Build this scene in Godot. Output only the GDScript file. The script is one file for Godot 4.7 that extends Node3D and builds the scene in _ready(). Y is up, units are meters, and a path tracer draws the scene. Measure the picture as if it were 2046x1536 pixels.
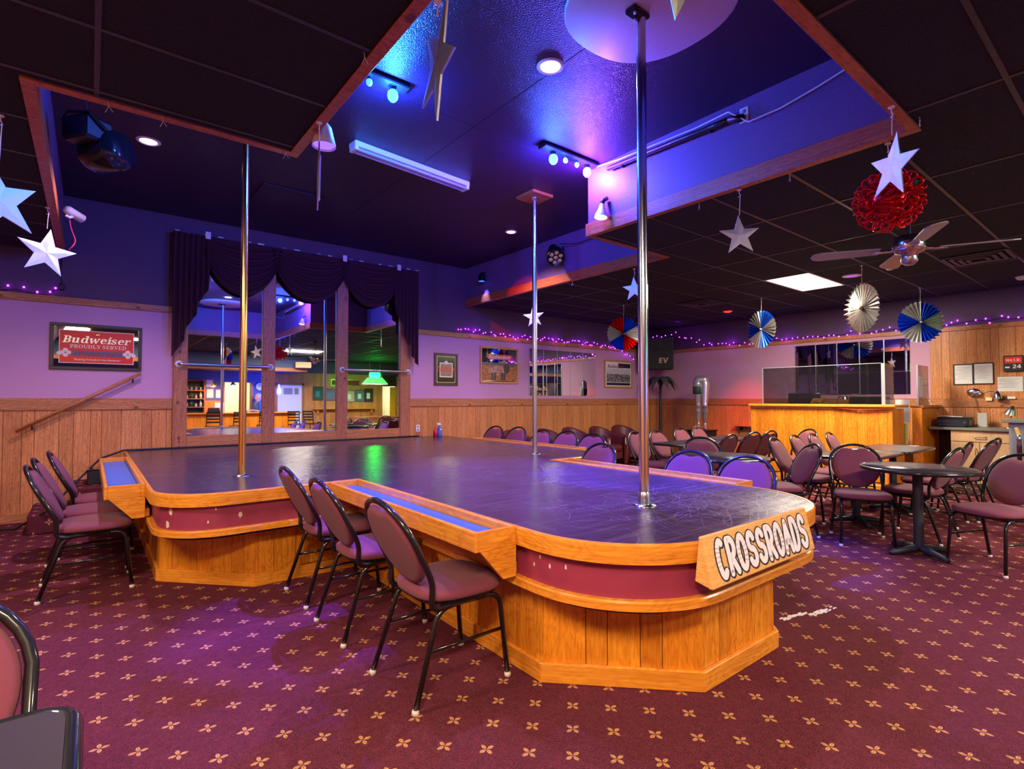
extends Node3D

const LOW := 2.97
const HIGH := 3.63
const ZA := -7.8
const XB := 10.6
const ZC := 5.2
const XL := -3.2

var used := {}
var cache := {}
var mats := {}
var rng := RandomNumberGenerator.new()

# ------------------------------------------------------------------ mesh builder
class MB:
	var st := SurfaceTool.new()
	func _init():
		st.begin(Mesh.PRIMITIVE_TRIANGLES)
		st.set_smooth_group(-1)
	func smooth(g: int) -> MB:
		st.set_smooth_group(g)
		return self
	func tri(a: Vector3, b: Vector3, c: Vector3):
		st.add_vertex(a); st.add_vertex(c); st.add_vertex(b)
	func quad(a: Vector3, b: Vector3, c: Vector3, d: Vector3):
		tri(a, b, c); tri(a, c, d)
	func box(c: Vector3, s: Vector3, b := Basis()) -> MB:
		var h := s * 0.5
		var p := []
		for i in 8:
			p.append(c + b * Vector3(h.x if i & 1 else -h.x, h.y if i & 2 else -h.y, h.z if i & 4 else -h.z))
		quad(p[0], p[2], p[3], p[1]); quad(p[4], p[5], p[7], p[6])
		quad(p[0], p[1], p[5], p[4]); quad(p[2], p[6], p[7], p[3])
		quad(p[0], p[4], p[6], p[2]); quad(p[1], p[3], p[7], p[5])
		return self
	func cbox(c: Vector3, s: Vector3, r: float, b := Basis()) -> MB:
		# box with chamfered edges
		var h := s * 0.5
		r = minf(r, minf(h.x, minf(h.y, h.z)) * 0.95)
		var q := []
		for i in 8:
			var row := []
			for ax in 3:
				var v := Vector3(h.x if i & 1 else -h.x, h.y if i & 2 else -h.y, h.z if i & 4 else -h.z)
				for k in 3:
					if k != ax:
						v[k] -= r * signf(v[k])
				row.append(c + b * v)
			q.append(row)
		quad(q[0][2], q[2][2], q[3][2], q[1][2]); quad(q[4][2], q[5][2], q[7][2], q[6][2])
		quad(q[0][1], q[1][1], q[5][1], q[4][1]); quad(q[2][1], q[6][1], q[7][1], q[3][1])
		quad(q[0][0], q[4][0], q[6][0], q[2][0]); quad(q[1][0], q[3][0], q[7][0], q[5][0])
		for e in [[0, 1, 1, 2], [4, 5, 2, 1], [2, 3, 2, 1], [6, 7, 1, 2], [0, 2, 2, 0], [1, 3, 0, 2], [4, 6, 0, 2], [5, 7, 2, 0], [0, 4, 0, 1], [1, 5, 1, 0], [2, 6, 1, 0], [3, 7, 0, 1]]:
			quad(q[e[0]][e[2]], q[e[0]][e[3]], q[e[1]][e[3]], q[e[1]][e[2]])
		for i in 8:
			tri(q[i][0], q[i][1], q[i][2])
		return self
	func tube(pts: Array, r, n := 8, closed := false, caps := true) -> MB:
		var m := pts.size()
		var rings := []
		var up := Vector3.UP
		var t0: Vector3 = (pts[1] - pts[0]).normalized()
		if absf(t0.dot(up)) > 0.9:
			up = Vector3.RIGHT
		var nx := t0.cross(up).normalized()
		for i in m:
			var a: Vector3 = pts[(i - 1 + m) % m] if closed or i > 0 else pts[i]
			var c: Vector3 = pts[(i + 1) % m] if closed or i < m - 1 else pts[i]
			var t := (c - a).normalized()
			nx = (nx - t * nx.dot(t)).normalized()
			var ny := t.cross(nx)
			var rr: float = r[i] if r is Array else r
			var ring := []
			for k in n:
				var w := TAU * k / n
				ring.append(pts[i] + (nx * cos(w) + ny * sin(w)) * rr)
			rings.append(ring)
		for i in (m if closed else m - 1):
			var A: Array = rings[i]
			var B: Array = rings[(i + 1) % m]
			for k in n:
				var k2 := (k + 1) % n
				quad(A[k], A[k2], B[k2], B[k])
		if caps and not closed:
			for k in range(1, n - 1):
				tri(rings[0][0], rings[0][k + 1], rings[0][k])
				tri(rings[m - 1][0], rings[m - 1][k], rings[m - 1][k + 1])
		return self
	func lathe(prof: Array, n := 24, xf := Transform3D()) -> MB:
		# prof: Vector2(radius, y) from bottom to top
		for i in prof.size() - 1:
			var p: Vector2 = prof[i]
			var q: Vector2 = prof[i + 1]
			for k in n:
				var a := TAU * k / n
				var b := TAU * (k + 1) / n
				var A := xf * Vector3(p.x * cos(a), p.y, p.x * sin(a))
				var B := xf * Vector3(p.x * cos(b), p.y, p.x * sin(b))
				var C := xf * Vector3(q.x * cos(b), q.y, q.x * sin(b))
				var D := xf * Vector3(q.x * cos(a), q.y, q.x * sin(a))
				if p.x < 1e-6:
					tri(A, D, C)
				elif q.x < 1e-6:
					tri(A, D, B)
				else:
					quad(A, D, C, B)
		return self
	func prism(poly: PackedVector2Array, y0: float, y1: float, xf := Transform3D(), bottom := true) -> MB:
		# poly in (x, z); extruded along y
		var idx := Geometry2D.triangulate_polygon(poly)
		for i in range(0, idx.size(), 3):
			var a := poly[idx[i]]
			var b := poly[idx[i + 1]]
			var c := poly[idx[i + 2]]
			if (b - a).cross(c - a) > 0:
				var t := b; b = c; c = t
			tri(xf * Vector3(a.x, y1, a.y), xf * Vector3(b.x, y1, b.y), xf * Vector3(c.x, y1, c.y))
			if bottom:
				tri(xf * Vector3(a.x, y0, a.y), xf * Vector3(c.x, y0, c.y), xf * Vector3(b.x, y0, b.y))
		wallring(poly, y0, y1, xf)
		return self
	func wallring(poly: PackedVector2Array, y0: float, y1: float, xf := Transform3D()) -> MB:
		var ccw := Geometry2D.is_polygon_clockwise(poly)
		for i in poly.size():
			var a := poly[i]
			var b := poly[(i + 1) % poly.size()]
			if ccw:
				quad(xf * Vector3(a.x, y0, a.y), xf * Vector3(b.x, y0, b.y), xf * Vector3(b.x, y1, b.y), xf * Vector3(a.x, y1, a.y))
			else:
				quad(xf * Vector3(b.x, y0, b.y), xf * Vector3(a.x, y0, a.y), xf * Vector3(a.x, y1, a.y), xf * Vector3(b.x, y1, b.y))
		return self
	func puff(outline: PackedVector2Array, prof: Array, xf := Transform3D()) -> MB:
		# cushion: outline in (x, z), prof = Vector2(inset, y) from bottom to top, closed with fans
		var m := outline.size()
		var c := Vector2.ZERO
		for p in outline:
			c += p / m
		var rings := []
		for pr in prof:
			var ring := []
			for i in m:
				var away := outline[i] - c
				var p: Vector2 = outline[i] - away.normalized() * minf(pr.x, away.length() * 0.9)
				ring.append(xf * Vector3(p.x, pr.y, p.y))
			rings.append(ring)
		for k in rings.size() - 1:
			for i in m:
				var j := (i + 1) % m
				quad(rings[k][i], rings[k + 1][i], rings[k + 1][j], rings[k][j])
		var n := rings.size() - 1
		var b0 := xf * Vector3(c.x, prof[0].y, c.y)
		var t0 := xf * Vector3(c.x, prof[n].y, c.y)
		for i in m:
			var j := (i + 1) % m
			tri(b0, rings[0][i], rings[0][j])
			tri(t0, rings[n][j], rings[n][i])
		return self
	func ball(c: Vector3, r: Vector3, nu := 10, nv := 6, b := Basis()) -> MB:
		var pr := []
		for i in nv + 1:
			var a := -PI / 2 + PI * i / nv
			pr.append(Vector2(cos(a) if i > 0 and i < nv else 0.0, sin(a)))
		lathe(pr, nu, Transform3D(b * Basis.from_scale(r), c))
		return self
	func done() -> ArrayMesh:
		st.generate_normals()
		st.index()
		return st.commit()

# ------------------------------------------------------------------ scene helpers
func numbered(called: String) -> String:
	var n: int = used.get(called, 0)
	used[called] = n + 1
	return called if n == 0 else "%s_%03d" % [called, n]

func tag(o: Node, label: String, category: String, group := ""):
	o.set_meta("label", label)
	o.set_meta("category", category)
	if group:
		o.set_meta("group", group)

func thing(called: String, label: String, category: String, at := Vector3.ZERO, turn := 0.0, group := "") -> Node3D:
	var o := Node3D.new()
	o.name = numbered(called)
	add_child(o)
	o.position = at
	o.rotation.y = turn
	tag(o, label, category, group)
	return o

func part(parent: Node, called: String, mesh: Mesh, mat: Material, xf := Transform3D(), label := "") -> MeshInstance3D:
	var o := MeshInstance3D.new()
	o.name = called
	o.mesh = mesh
	o.material_override = mat
	o.transform = xf
	parent.add_child(o, true)
	if label:
		o.set_meta("label", label)
	return o

func one(called: String, label: String, category: String, mesh: Mesh, mat: Material, xf := Transform3D(), group := "") -> MeshInstance3D:
	var o := part(self, numbered(called), mesh, mat, xf)
	tag(o, label, category, group)
	return o

func struct(called: String) -> Node3D:
	var o := Node3D.new()
	o.name = called
	add_child(o)
	o.set_meta("kind", "structure")
	return o

func at(x: float, y: float, z: float) -> Transform3D:
	return Transform3D(Basis(), Vector3(x, y, z))

func boxm(s: Vector3, r := 0.0) -> Mesh:
	var key := "b%.3f,%.3f,%.3f,%.4f" % [s.x, s.y, s.z, r]
	if not cache.has(key):
		cache[key] = MB.new().cbox(Vector3.ZERO, s, r).done() if r > 0 else MB.new().box(Vector3.ZERO, s).done()
	return cache[key]

func pbox(parent: Node, called: String, c: Vector3, s: Vector3, mat: Material, r := 0.0) -> MeshInstance3D:
	return part(parent, called, boxm(s, r), mat, Transform3D(Basis(), c))

func span(parent: Node, called: String, a: Vector3, b: Vector3, mat: Material, r := 0.0) -> MeshInstance3D:
	return pbox(parent, called, (a + b) * 0.5, (b - a).abs(), mat, r)

func text(s: String, size: float, depth := 0.004, serif := false) -> TextMesh:
	var f := SystemFont.new()
	f.font_names = PackedStringArray(["Droid Serif" if serif else "Droid Sans"])
	f.font_weight = 700
	var t := TextMesh.new()
	t.font = f
	t.text = s
	t.font_size = 32
	t.pixel_size = size / 32.0
	t.depth = depth
	t.curve_step = 1.0
	return t

func omni(parent: Node, p: Vector3, col: Color, e: float, size := 0.03):
	var l := OmniLight3D.new()
	l.name = "light"
	l.light_color = col
	l.light_energy = e
	l.light_size = size
	l.omni_range = 30.0
	l.omni_attenuation = 2.0
	l.shadow_enabled = true
	parent.add_child(l, true)
	l.position = p
	return l

func spot(parent: Node, p: Vector3, to: Vector3, col: Color, e: float, angle: float, blend := 0.5, size := 0.04):
	var l := SpotLight3D.new()
	l.name = "light"
	l.light_color = col
	l.light_energy = e
	l.light_size = size
	l.spot_range = 30.0
	l.spot_attenuation = 2.0
	l.spot_angle = angle
	l.spot_angle_attenuation = blend
	l.shadow_enabled = true
	parent.add_child(l, true)
	l.global_position = p
	var d := to - p
	l.look_at(to, Vector3.RIGHT if absf(d.normalized().y) > 0.95 else Vector3.UP)
	return l

func area(parent: Node, p: Vector3, sx: float, sy: float, col: Color, e: float):
	# faces straight down
	var l := AreaLight3D.new()
	l.name = "light"
	l.light_color = col
	l.light_energy = e
	l.area_size = Vector2(sx, sy)
	l.area_range = 30.0
	l.area_attenuation = 2.0
	l.area_normalize_energy = true
	l.shadow_enabled = true
	parent.add_child(l, true)
	l.global_transform = Transform3D(Basis(Vector3(1, 0, 0), Vector3(0, 0, -1), Vector3(0, 1, 0)), p)
	return l

# ------------------------------------------------------------------ materials
func mat(called: String, col: Color, rough := 0.6, metal := 0.0) -> StandardMaterial3D:
	if mats.has(called):
		return mats[called]
	var m := StandardMaterial3D.new()
	m.resource_name = called
	m.albedo_color = col
	m.roughness = rough
	m.metallic = metal
	mats[called] = m
	return m

func glow(called: String, col: Color, e: float) -> StandardMaterial3D:
	var m := mat(called, Color(0.8, 0.8, 0.8), 0.4)
	m.emission_enabled = true
	m.emission = col
	m.emission_energy_multiplier = e
	return m

func noise(seed_: int, freq: float, oct := 3) -> FastNoiseLite:
	var n := FastNoiseLite.new()
	n.seed = seed_
	n.frequency = freq
	n.fractal_octaves = oct
	n.noise_type = FastNoiseLite.TYPE_SIMPLEX_SMOOTH
	return n

func tex(im: Image) -> ImageTexture:
	return ImageTexture.create_from_image(im)

func noise_bump(seed_: int, freq: float, strength: float, size := 256) -> ImageTexture:
	var im := noise(seed_, freq, 3).get_seamless_image(size, size)
	im.convert(Image.FORMAT_RGBA8)
	im.bump_map_to_normal_map(strength)
	return tex(im)

func bumped(m: StandardMaterial3D, t: Texture2D, metres: float, scale := 1.0) -> StandardMaterial3D:
	m.normal_enabled = true
	m.normal_texture = t
	m.normal_scale = scale
	m.uv1_triplanar = true
	m.uv1_world_triplanar = true
	m.uv1_scale = Vector3.ONE / metres
	return m

func tinted(m: StandardMaterial3D, seed_: int, freq: float, a: Color, b: Color, metres: float, size := 256) -> StandardMaterial3D:
	# mottled colour between a and b
	var n := noise(seed_, freq, 4).get_seamless_image(size, size)
	var im := Image.create(size, size, false, Image.FORMAT_RGBA8)
	for y in size:
		for x in size:
			im.set_pixel(x, y, a.lerp(b, n.get_pixel(x, y).r))
	m.albedo_color = Color.WHITE
	m.albedo_texture = tex(im)
	m.uv1_triplanar = true
	m.uv1_world_triplanar = true
	m.uv1_scale = Vector3.ONE / metres
	return m

var wood_cache := {}
func wood_image(seed_: int, across: bool, light: Color, dark: Color, knots: int) -> ImageTexture:
	var w := 256
	var h := 512
	var im := Image.create(w, h, false, Image.FORMAT_RGBA8)
	var big := noise(seed_, 0.012, 2).get_seamless_image(w, h)
	var fine := noise(seed_ + 1, 0.12, 2).get_seamless_image(w, 16)
	var pore := noise(seed_ + 2, 0.30, 1).get_seamless_image(w, 32)
	var r := RandomNumberGenerator.new()
	r.seed = seed_
	var kn := []
	for i in knots:
		kn.append([r.randf() * w, r.randf() * h, r.randf_range(4, 9)])
	for y in h:
		for x in w:
			var b: float = big.get_pixel(x, int(y * 0.35) % h).r
			var ring := fposmod(x / 26.0 + b * 7.0, 1.0)
			ring = pow(absf(ring - 0.5) * 2.0, 3.0)
			var fy := y / 32.0
			var f: float = lerpf(fine.get_pixel(x, int(fy) % 16).r, fine.get_pixel(x, (int(fy) + 1) % 16).r, fposmod(fy, 1.0))
			var py := y / 16.0
			var p: float = lerpf(pore.get_pixel(x, int(py) % 32).r, pore.get_pixel(x, (int(py) + 1) % 32).r, fposmod(py, 1.0))
			var v := 0.30 * ring + 0.55 * f + (0.25 if p > 0.62 else 0.0)
			for k in kn:
				var dx: float = (x - k[0])
				var dy: float = (y - k[1]) * 0.7
				var d: float = sqrt(dx * dx + dy * dy) / k[2]
				if d < 1.0:
					v += 1.1 * (1.0 - d * d)
			im.set_pixel(x, y, light.lerp(dark, clampf(v, 0.0, 1.3)))
	if across:
		im.rotate_90(CLOCKWISE)
	return tex(im)

func wood(called: String, key: int, across: bool, light: Color, dark: Color, rough: float, off: Vector3, tint := Color.WHITE, knots := 0) -> StandardMaterial3D:
	if mats.has(called):
		return mats[called]
	var k := "%d%s" % [key, across]
	if not wood_cache.has(k):
		wood_cache[k] = wood_image(key, across, light, dark, knots)
	var m := mat(called, tint, rough)
	m.albedo_texture = wood_cache[k]
	m.uv1_triplanar = true
	m.uv1_world_triplanar = true
	m.uv1_triplanar_sharpness = 8.0
	m.uv1_scale = Vector3(1 / 1.2, 1 / 0.6, 1 / 1.2) if across else Vector3(1 / 0.6, 1 / 1.2, 1 / 0.6)
	m.uv1_offset = off
	return m

func _ready():
	var cam := Camera3D.new()
	cam.name = "camera"
	add_child(cam)
	cam.position = Vector3(0, 1.33, 0)
	cam.rotation = Vector3(atan2(29.0, 1060.0), -atan2(843.0, 1060.0), 0)
	cam.fov = rad_to_deg(2.0 * atan(768.0 / 1060.0))
	cam.near = 0.05
	cam.far = 60.0
	cam.current = true
	var we := WorldEnvironment.new()
	we.name = "environment"
	var env := Environment.new()
	env.background_mode = Environment.BG_COLOR
	env.background_color = Color.BLACK
	env.ambient_light_source = Environment.AMBIENT_SOURCE_DISABLED
	env.tonemap_mode = Environment.TONE_MAPPER_LINEAR
	env.tonemap_exposure = 2.12
	env.sdfgi_enabled = true
	env.ssao_enabled = true
	env.ssil_enabled = true
	we.environment = env
	add_child(we)

	make_materials()
	build_room()
	build_troffers([12.0, 13.0, 12.0, 6.0, 4.0], [Color(1.0, 0.94, 0.84), Color(1.0, 0.93, 0.85), Color(1.0, 0.87, 0.72), Color(1.0, 0.90, 0.82), Color(1.0, 0.87, 0.72)])
	build_stage()
	build_mirror_wall()
	build_pictures()
	build_booth()
	build_chairs()
	build_tables()
	build_tubs()
	build_ceiling_things()
	build_strings()
	build_corner()
	build_left()
	build_back()

func make_materials():
	# carpet: maroon loop pile with woven tan flowers on a 230 mm diagonal lattice
	var s := 1024
	var im := Image.create(s, s, false, Image.FORMAT_RGBA8)
	var r := RandomNumberGenerator.new()
	r.seed = 11
	var nz := noise(5, 0.02, 3).get_seamless_image(s, s)
	var ca := Color8(84, 36, 47)
	var cb := Color8(121, 54, 65)
	for y in range(0, s, 2):
		for x in range(0, s, 2):
			var t := clampf(r.randf() * 0.75 + nz.get_pixel(x, y).r * 0.45 - 0.12, 0, 1)
			var c := ca.lerp(cb, t)
			if r.randf() < 0.10:
				c = Color8(56, 26, 35)
			im.fill_rect(Rect2i(x, y, 2, 2), c)
	var petal := Color8(224, 170, 106)
	for gy in 8:
		for gx in 8:
			if (gx + gy) % 2:
				continue
			var cx := gx * 128
			var cy := gy * 128
			for dy in range(-40, 41):
				for dx in range(-40, 41):
					var a := absf(dx)
					var b := absf(dy)
					if a < b:
						var t := a; a = b; b = t
					# four pointed petals along the axes
					var d := a - 4.0
					var width := 8.5 * sin(clampf(d / 33.0, 0, 1) * PI) ** 0.7 if d > 0 and d < 33.0 else 0.0
					var px := posmod(cx + dx, s)
					var py := posmod(cy + dy, s)
					if b < width:
						var c := petal.lerp(Color8(150, 95, 70), r.randf() * 0.55)
						if b < 1.2:
							c = c.darkened(0.25)
						im.set_pixel(px, py, c)
					elif dx * dx + dy * dy < 40:
						im.set_pixel(px, py, Color8(150, 100, 75).lerp(ca, r.randf() * 0.5))
	var m := mat("carpet", Color.WHITE, 0.95)
	m.albedo_texture = tex(im)
	m.uv1_triplanar = true
	m.uv1_world_triplanar = true
	m.uv1_scale = Vector3.ONE / 0.9216
	m.uv1_offset = Vector3(-0.054, 0, 2.810)
	m.normal_enabled = true
	m.normal_texture = noise_bump(31, 0.25, 6.0, 512)
	m.normal_scale = 0.8
	m.metallic_specular = 0.2

	# stage laminate: dark brown wood print, scratched
	s = 2048
	im = Image.create(s, s, false, Image.FORMAT_RGBA8)
	var st := noise(8, 0.09, 2).get_seamless_image(s, 64)
	var bl := noise(9, 0.006, 3).get_seamless_image(s, s)
	var rough := Image.create(s, s, false, Image.FORMAT_RGBA8)
	for y in range(0, s, 2):
		for x in s / 2:
			var f: float = st.get_pixel(y, int(x / 10.0) % 64).r
			var b: float = bl.get_pixel(x * 2, y).r
			var c := Color8(46, 33, 40).lerp(Color8(88, 66, 74), clampf(f * 0.9 + b * 0.2 - 0.1, 0, 1))
			im.fill_rect(Rect2i(x * 2, y, 2, 2), c)
			var q := clampf(0.19 + 0.05 * b + 0.07 * f, 0, 1)
			rough.fill_rect(Rect2i(x * 2, y, 2, 2), Color(q, q, q))
	r.seed = 77
	var scratches := [[380, 2.75, -1.85, 0.85, 0.55], [170, 3.05, -1.65, 0.42, 0.30], [140, 2.5, -3.6, 1.2, 1.6], [120, 2.5, -6.0, 2.0, 1.6]]
	for sc in scratches:
		for i in sc[0]:
			var x: float = sc[1] + r.randfn(0, 0.42) * sc[3]
			var z: float = sc[2] + r.randfn(0, 0.42) * sc[4]
			var a := r.randf() * TAU
			var bend := r.randfn(0, 1.0)
			var len := r.randf_range(0.06, 0.42)
			var pale := r.randf_range(0.05, 0.30)
			for k in int(len / 0.003):
				x += cos(a) * 0.003
				z += sin(a) * 0.003
				a += bend * 0.006
				var ix := posmod(int(x / 7.0 * s), s)
				var iz := posmod(int((z + 8.0) / 7.0 * s), s)
				im.set_pixel(ix, iz, im.get_pixel(ix, iz).lerp(Color8(190, 180, 185), pale))
				rough.set_pixel(ix, iz, Color(0.36, 0.36, 0.36))
	m = mat("stage_laminate", Color.WHITE, 1.0)
	m.albedo_texture = tex(im)
	m.roughness_texture = tex(rough)
	m.uv1_triplanar = true
	m.uv1_world_triplanar = true
	m.uv1_scale = Vector3.ONE / 7.0
	m.uv1_offset = Vector3(0, 0, 8.0 / 7.0)
	m.metallic_specular = 0.55

	# woods: wall planks (oak ply), stage base planks, trim boards
	var tints := [Color(1, 1, 1), Color(0.95, 0.93, 0.91), Color(1.0, 0.97, 0.93), Color(0.92, 0.89, 0.87)]
	for i in 4:
		wood("wall_plank_%d" % i, 101, false, Color8(232, 160, 92), Color8(160, 94, 48), 0.42, Vector3(0.37 * i, 0.21 * i, 0.53 * i), tints[i])
		wood("stage_plank_%d" % i, 102, false, Color8(244, 168, 46), Color8(172, 90, 14), 0.32, Vector3(0.31 * i, 0.27 * i, 0.43 * i), tints[i])
		wood("booth_plank_%d" % i, 102, false, Color8(244, 168, 46), Color8(172, 90, 14), 0.36, Vector3(0.31 * i, 0.27 * i, 0.43 * i), tints[i] * Color(1.06, 1.0, 0.92))
	wood("trim_across", 103, true, Color8(208, 140, 84), Color8(136, 78, 42), 0.42, Vector3.ZERO, Color.WHITE, 9)
	wood("trim_up", 103, false, Color8(196, 126, 80), Color8(126, 70, 42), 0.45, Vector3.ZERO, Color.WHITE, 9)
	wood("stage_trim", 104, true, Color8(240, 166, 58), Color8(184, 104, 24), 0.28, Vector3.ZERO)
	wood("sign_wood", 106, true, Color8(238, 190, 116), Color8(208, 148, 74), 0.35, Vector3(0.3, 0.2, 0))
	wood("ceiling_trim", 103, true, Color8(208, 140, 84), Color8(136, 78, 42), 0.42, Vector3(0.2, 0.3, 0.1), Color(0.95, 0.82, 0.78))
	wood("panel_maple", 105, false, Color8(224, 186, 138), Color8(198, 156, 106), 0.45, Vector3.ZERO)
	mat("groove", Color8(52, 30, 18), 0.9)

	# paints
	var orange := noise_bump(41, 0.09, 3.0)
	bumped(mat("wall_lavender", Color8(198, 148, 176), 0.62), orange, 0.35, 0.35)
	bumped(mat("wall_plum", Color8(82, 57, 86), 0.65), orange, 0.35, 0.35)
	bumped(mat("ceiling_plum", Color8(44, 19, 50), 0.30), noise_bump(42, 0.06, 7.0), 0.20, 0.6)
	bumped(mat("soffit_plum", Color8(104, 74, 118), 0.5), orange, 0.35, 0.3)
	tinted(mat("ceiling_tile", Color.WHITE, 0.92), 51, 0.2, Color8(18, 18, 20), Color8(34, 33, 35), 0.5)
	bumped(mats["ceiling_tile"], noise_bump(52, 0.18, 8.0), 0.5, 1.0)
	mat("ceiling_grid", Color8(54, 49, 49), 0.42)
	mat("apron_maroon", Color8(118, 40, 62), 0.45)
	tinted(mat("apron_maroon_worn", Color.WHITE, 0.45), 61, 0.03, Color8(134, 45, 72), Color8(152, 55, 82), 1.0)
	# chairs
	var weave := noise_bump(71, 0.32, 5.0)
	var f := tinted(mat("chair_fabric", Color.WHITE, 0.85), 72, 0.3, Color8(98, 39, 54), Color8(132, 62, 78), 0.12)
	bumped(f, weave, 0.12, 0.6)
	f.uv1_world_triplanar = false
	f.rim_enabled = true
	f.rim = 0.15
	f = bumped(mat("tub_vinyl", Color8(92, 30, 36), 0.42), weave, 0.25, 0.25)
	f.uv1_world_triplanar = false
	var bk := mat("black_enamel", Color8(10, 10, 12), 0.11)
	bk.clearcoat_enabled = true
	bk.clearcoat = 0.5
	mat("black_plastic", Color8(22, 22, 25), 0.45)
	mat("black_metal", Color8(20, 20, 22), 0.35, 0.3)
	mat("cast_iron", Color8(44, 46, 52), 0.55, 0.2)
	tinted(mat("table_laminate", Color.WHITE, 0.30), 73, 0.25, Color8(44, 39, 43), Color8(58, 52, 55), 0.4)
	mat("glide", Color8(205, 195, 185), 0.6)
	mat("chrome", Color8(212, 216, 228), 0.17, 1.0)
	mat("brass", Color8(222, 184, 118), 0.20, 1.0)
	mat("steel", Color8(190, 192, 196), 0.28, 1.0)
	mat("silver_paint", Color8(168, 168, 174), 0.32, 0.6)
	bumped(mat("star_foil", Color8(214, 220, 222), 0.34, 1.0), noise_bump(74, 0.12, 5.0), 0.2, 0.5)
	mats["star_foil"].uv1_world_triplanar = false
	mat("mirror", Color8(232, 236, 238), 0.015, 1.0)
	mat("mirror_edge", Color8(200, 208, 210), 0.25, 0.6)
	mat("white_plastic", Color8(228, 226, 222), 0.4)
	mat("white_paint", Color8(225, 222, 214), 0.5)
	tinted(mat("ceiling_disc", Color.WHITE, 0.45), 75, 0.2, Color8(196, 190, 200), Color8(224, 218, 224), 0.6)
	mat("string", Color8(220, 216, 208), 0.8)
	mat("velvet", Color8(58, 8, 32), 0.85)
	mats["velvet"].rim_enabled = true
	mats["velvet"].rim = 0.12
	mats["velvet"].rim_tint = 0.7
	mat("foil_red", Color8(206, 14, 30), 0.34, 0.8)
	mat("foil_blue", Color8(24, 80, 205), 0.36, 0.75)
	mat("foil_silver", Color8(206, 204, 200), 0.30, 0.9)
	mat("felt_blue", Color8(44, 108, 186), 0.32)
	mat("paper", Color8(226, 226, 222), 0.8)
	mat("ink", Color8(34, 34, 40), 0.8)
	mat("grey_laminate", Color8(118, 120, 108), 0.4)
	mat("grey_paint", Color8(128, 130, 140), 0.5)
	var g := mat("booth_glass", Color(0.06, 0.065, 0.065, 0.52), 0.02)
	g.transparency = BaseMaterial3D.TRANSPARENCY_ALPHA
	g = mat("smoked_glass", Color(0.42, 0.36, 0.34, 0.45), 0.03)
	g.transparency = BaseMaterial3D.TRANSPARENCY_ALPHA

func plank_mat(prefix: String, i: int) -> Material:
	return mats["%s_plank_%d" % [prefix, [0, 2, 1, 0, 3, 2, 0, 1][posmod(i, 8)]]]

const WIDTHS := [0.20, 0.10, 0.15, 0.10, 0.205, 0.125, 0.15, 0.10, 0.185]

# grooved panelling: one board each, between a and b (plan points), from y0 to y1, standing proud of a dark backing
func planks(parent: Node, a: Vector2, b: Vector2, y0: float, y1: float, out: Vector2, prefix: String, start := 0, thick := 0.012):
	var d := (b - a).normalized()
	var len := (b - a).length()
	var turn := atan2(-d.y, d.x)
	var x := 0.0
	var i := start
	while x < len - 0.002:
		var w: float = minf(WIDTHS[posmod(i, 9)], len - x)
		if len - x - w < 0.05:
			w = len - x
		var c := a + d * (x + w / 2) + out * (thick / 2)
		part(parent, "plank", boxm(Vector3(w - 0.003, y1 - y0, thick), 0.0012), plank_mat(prefix, i), Transform3D(Basis(Vector3.UP, turn), Vector3(c.x, (y0 + y1) / 2, c.y)))
		x += w
		i += 1

func cut(rects: Array, hole: Rect2) -> Array:
	var out := []
	for r: Rect2 in rects:
		var k := r.intersection(hole)
		if k.size.x <= 0.001 or k.size.y <= 0.001:
			out.append(r)
			continue
		if k.position.y > r.position.y + 0.001:
			out.append(Rect2(r.position.x, r.position.y, r.size.x, k.position.y - r.position.y))
		if k.end.y < r.end.y - 0.001:
			out.append(Rect2(r.position.x, k.end.y, r.size.x, r.end.y - k.end.y))
		if k.position.x > r.position.x + 0.001:
			out.append(Rect2(r.position.x, k.position.y, k.position.x - r.position.x, k.size.y))
		if k.end.x < r.end.x - 0.001:
			out.append(Rect2(k.end.x, k.position.y, r.end.x - k.end.x, k.size.y))
	return out

const OPEN_A := Rect2(-0.27, -7.9, 5.44, 4.24)
const OPEN_B := Rect2(1.05, -3.70, 2.84, 2.72)

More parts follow.
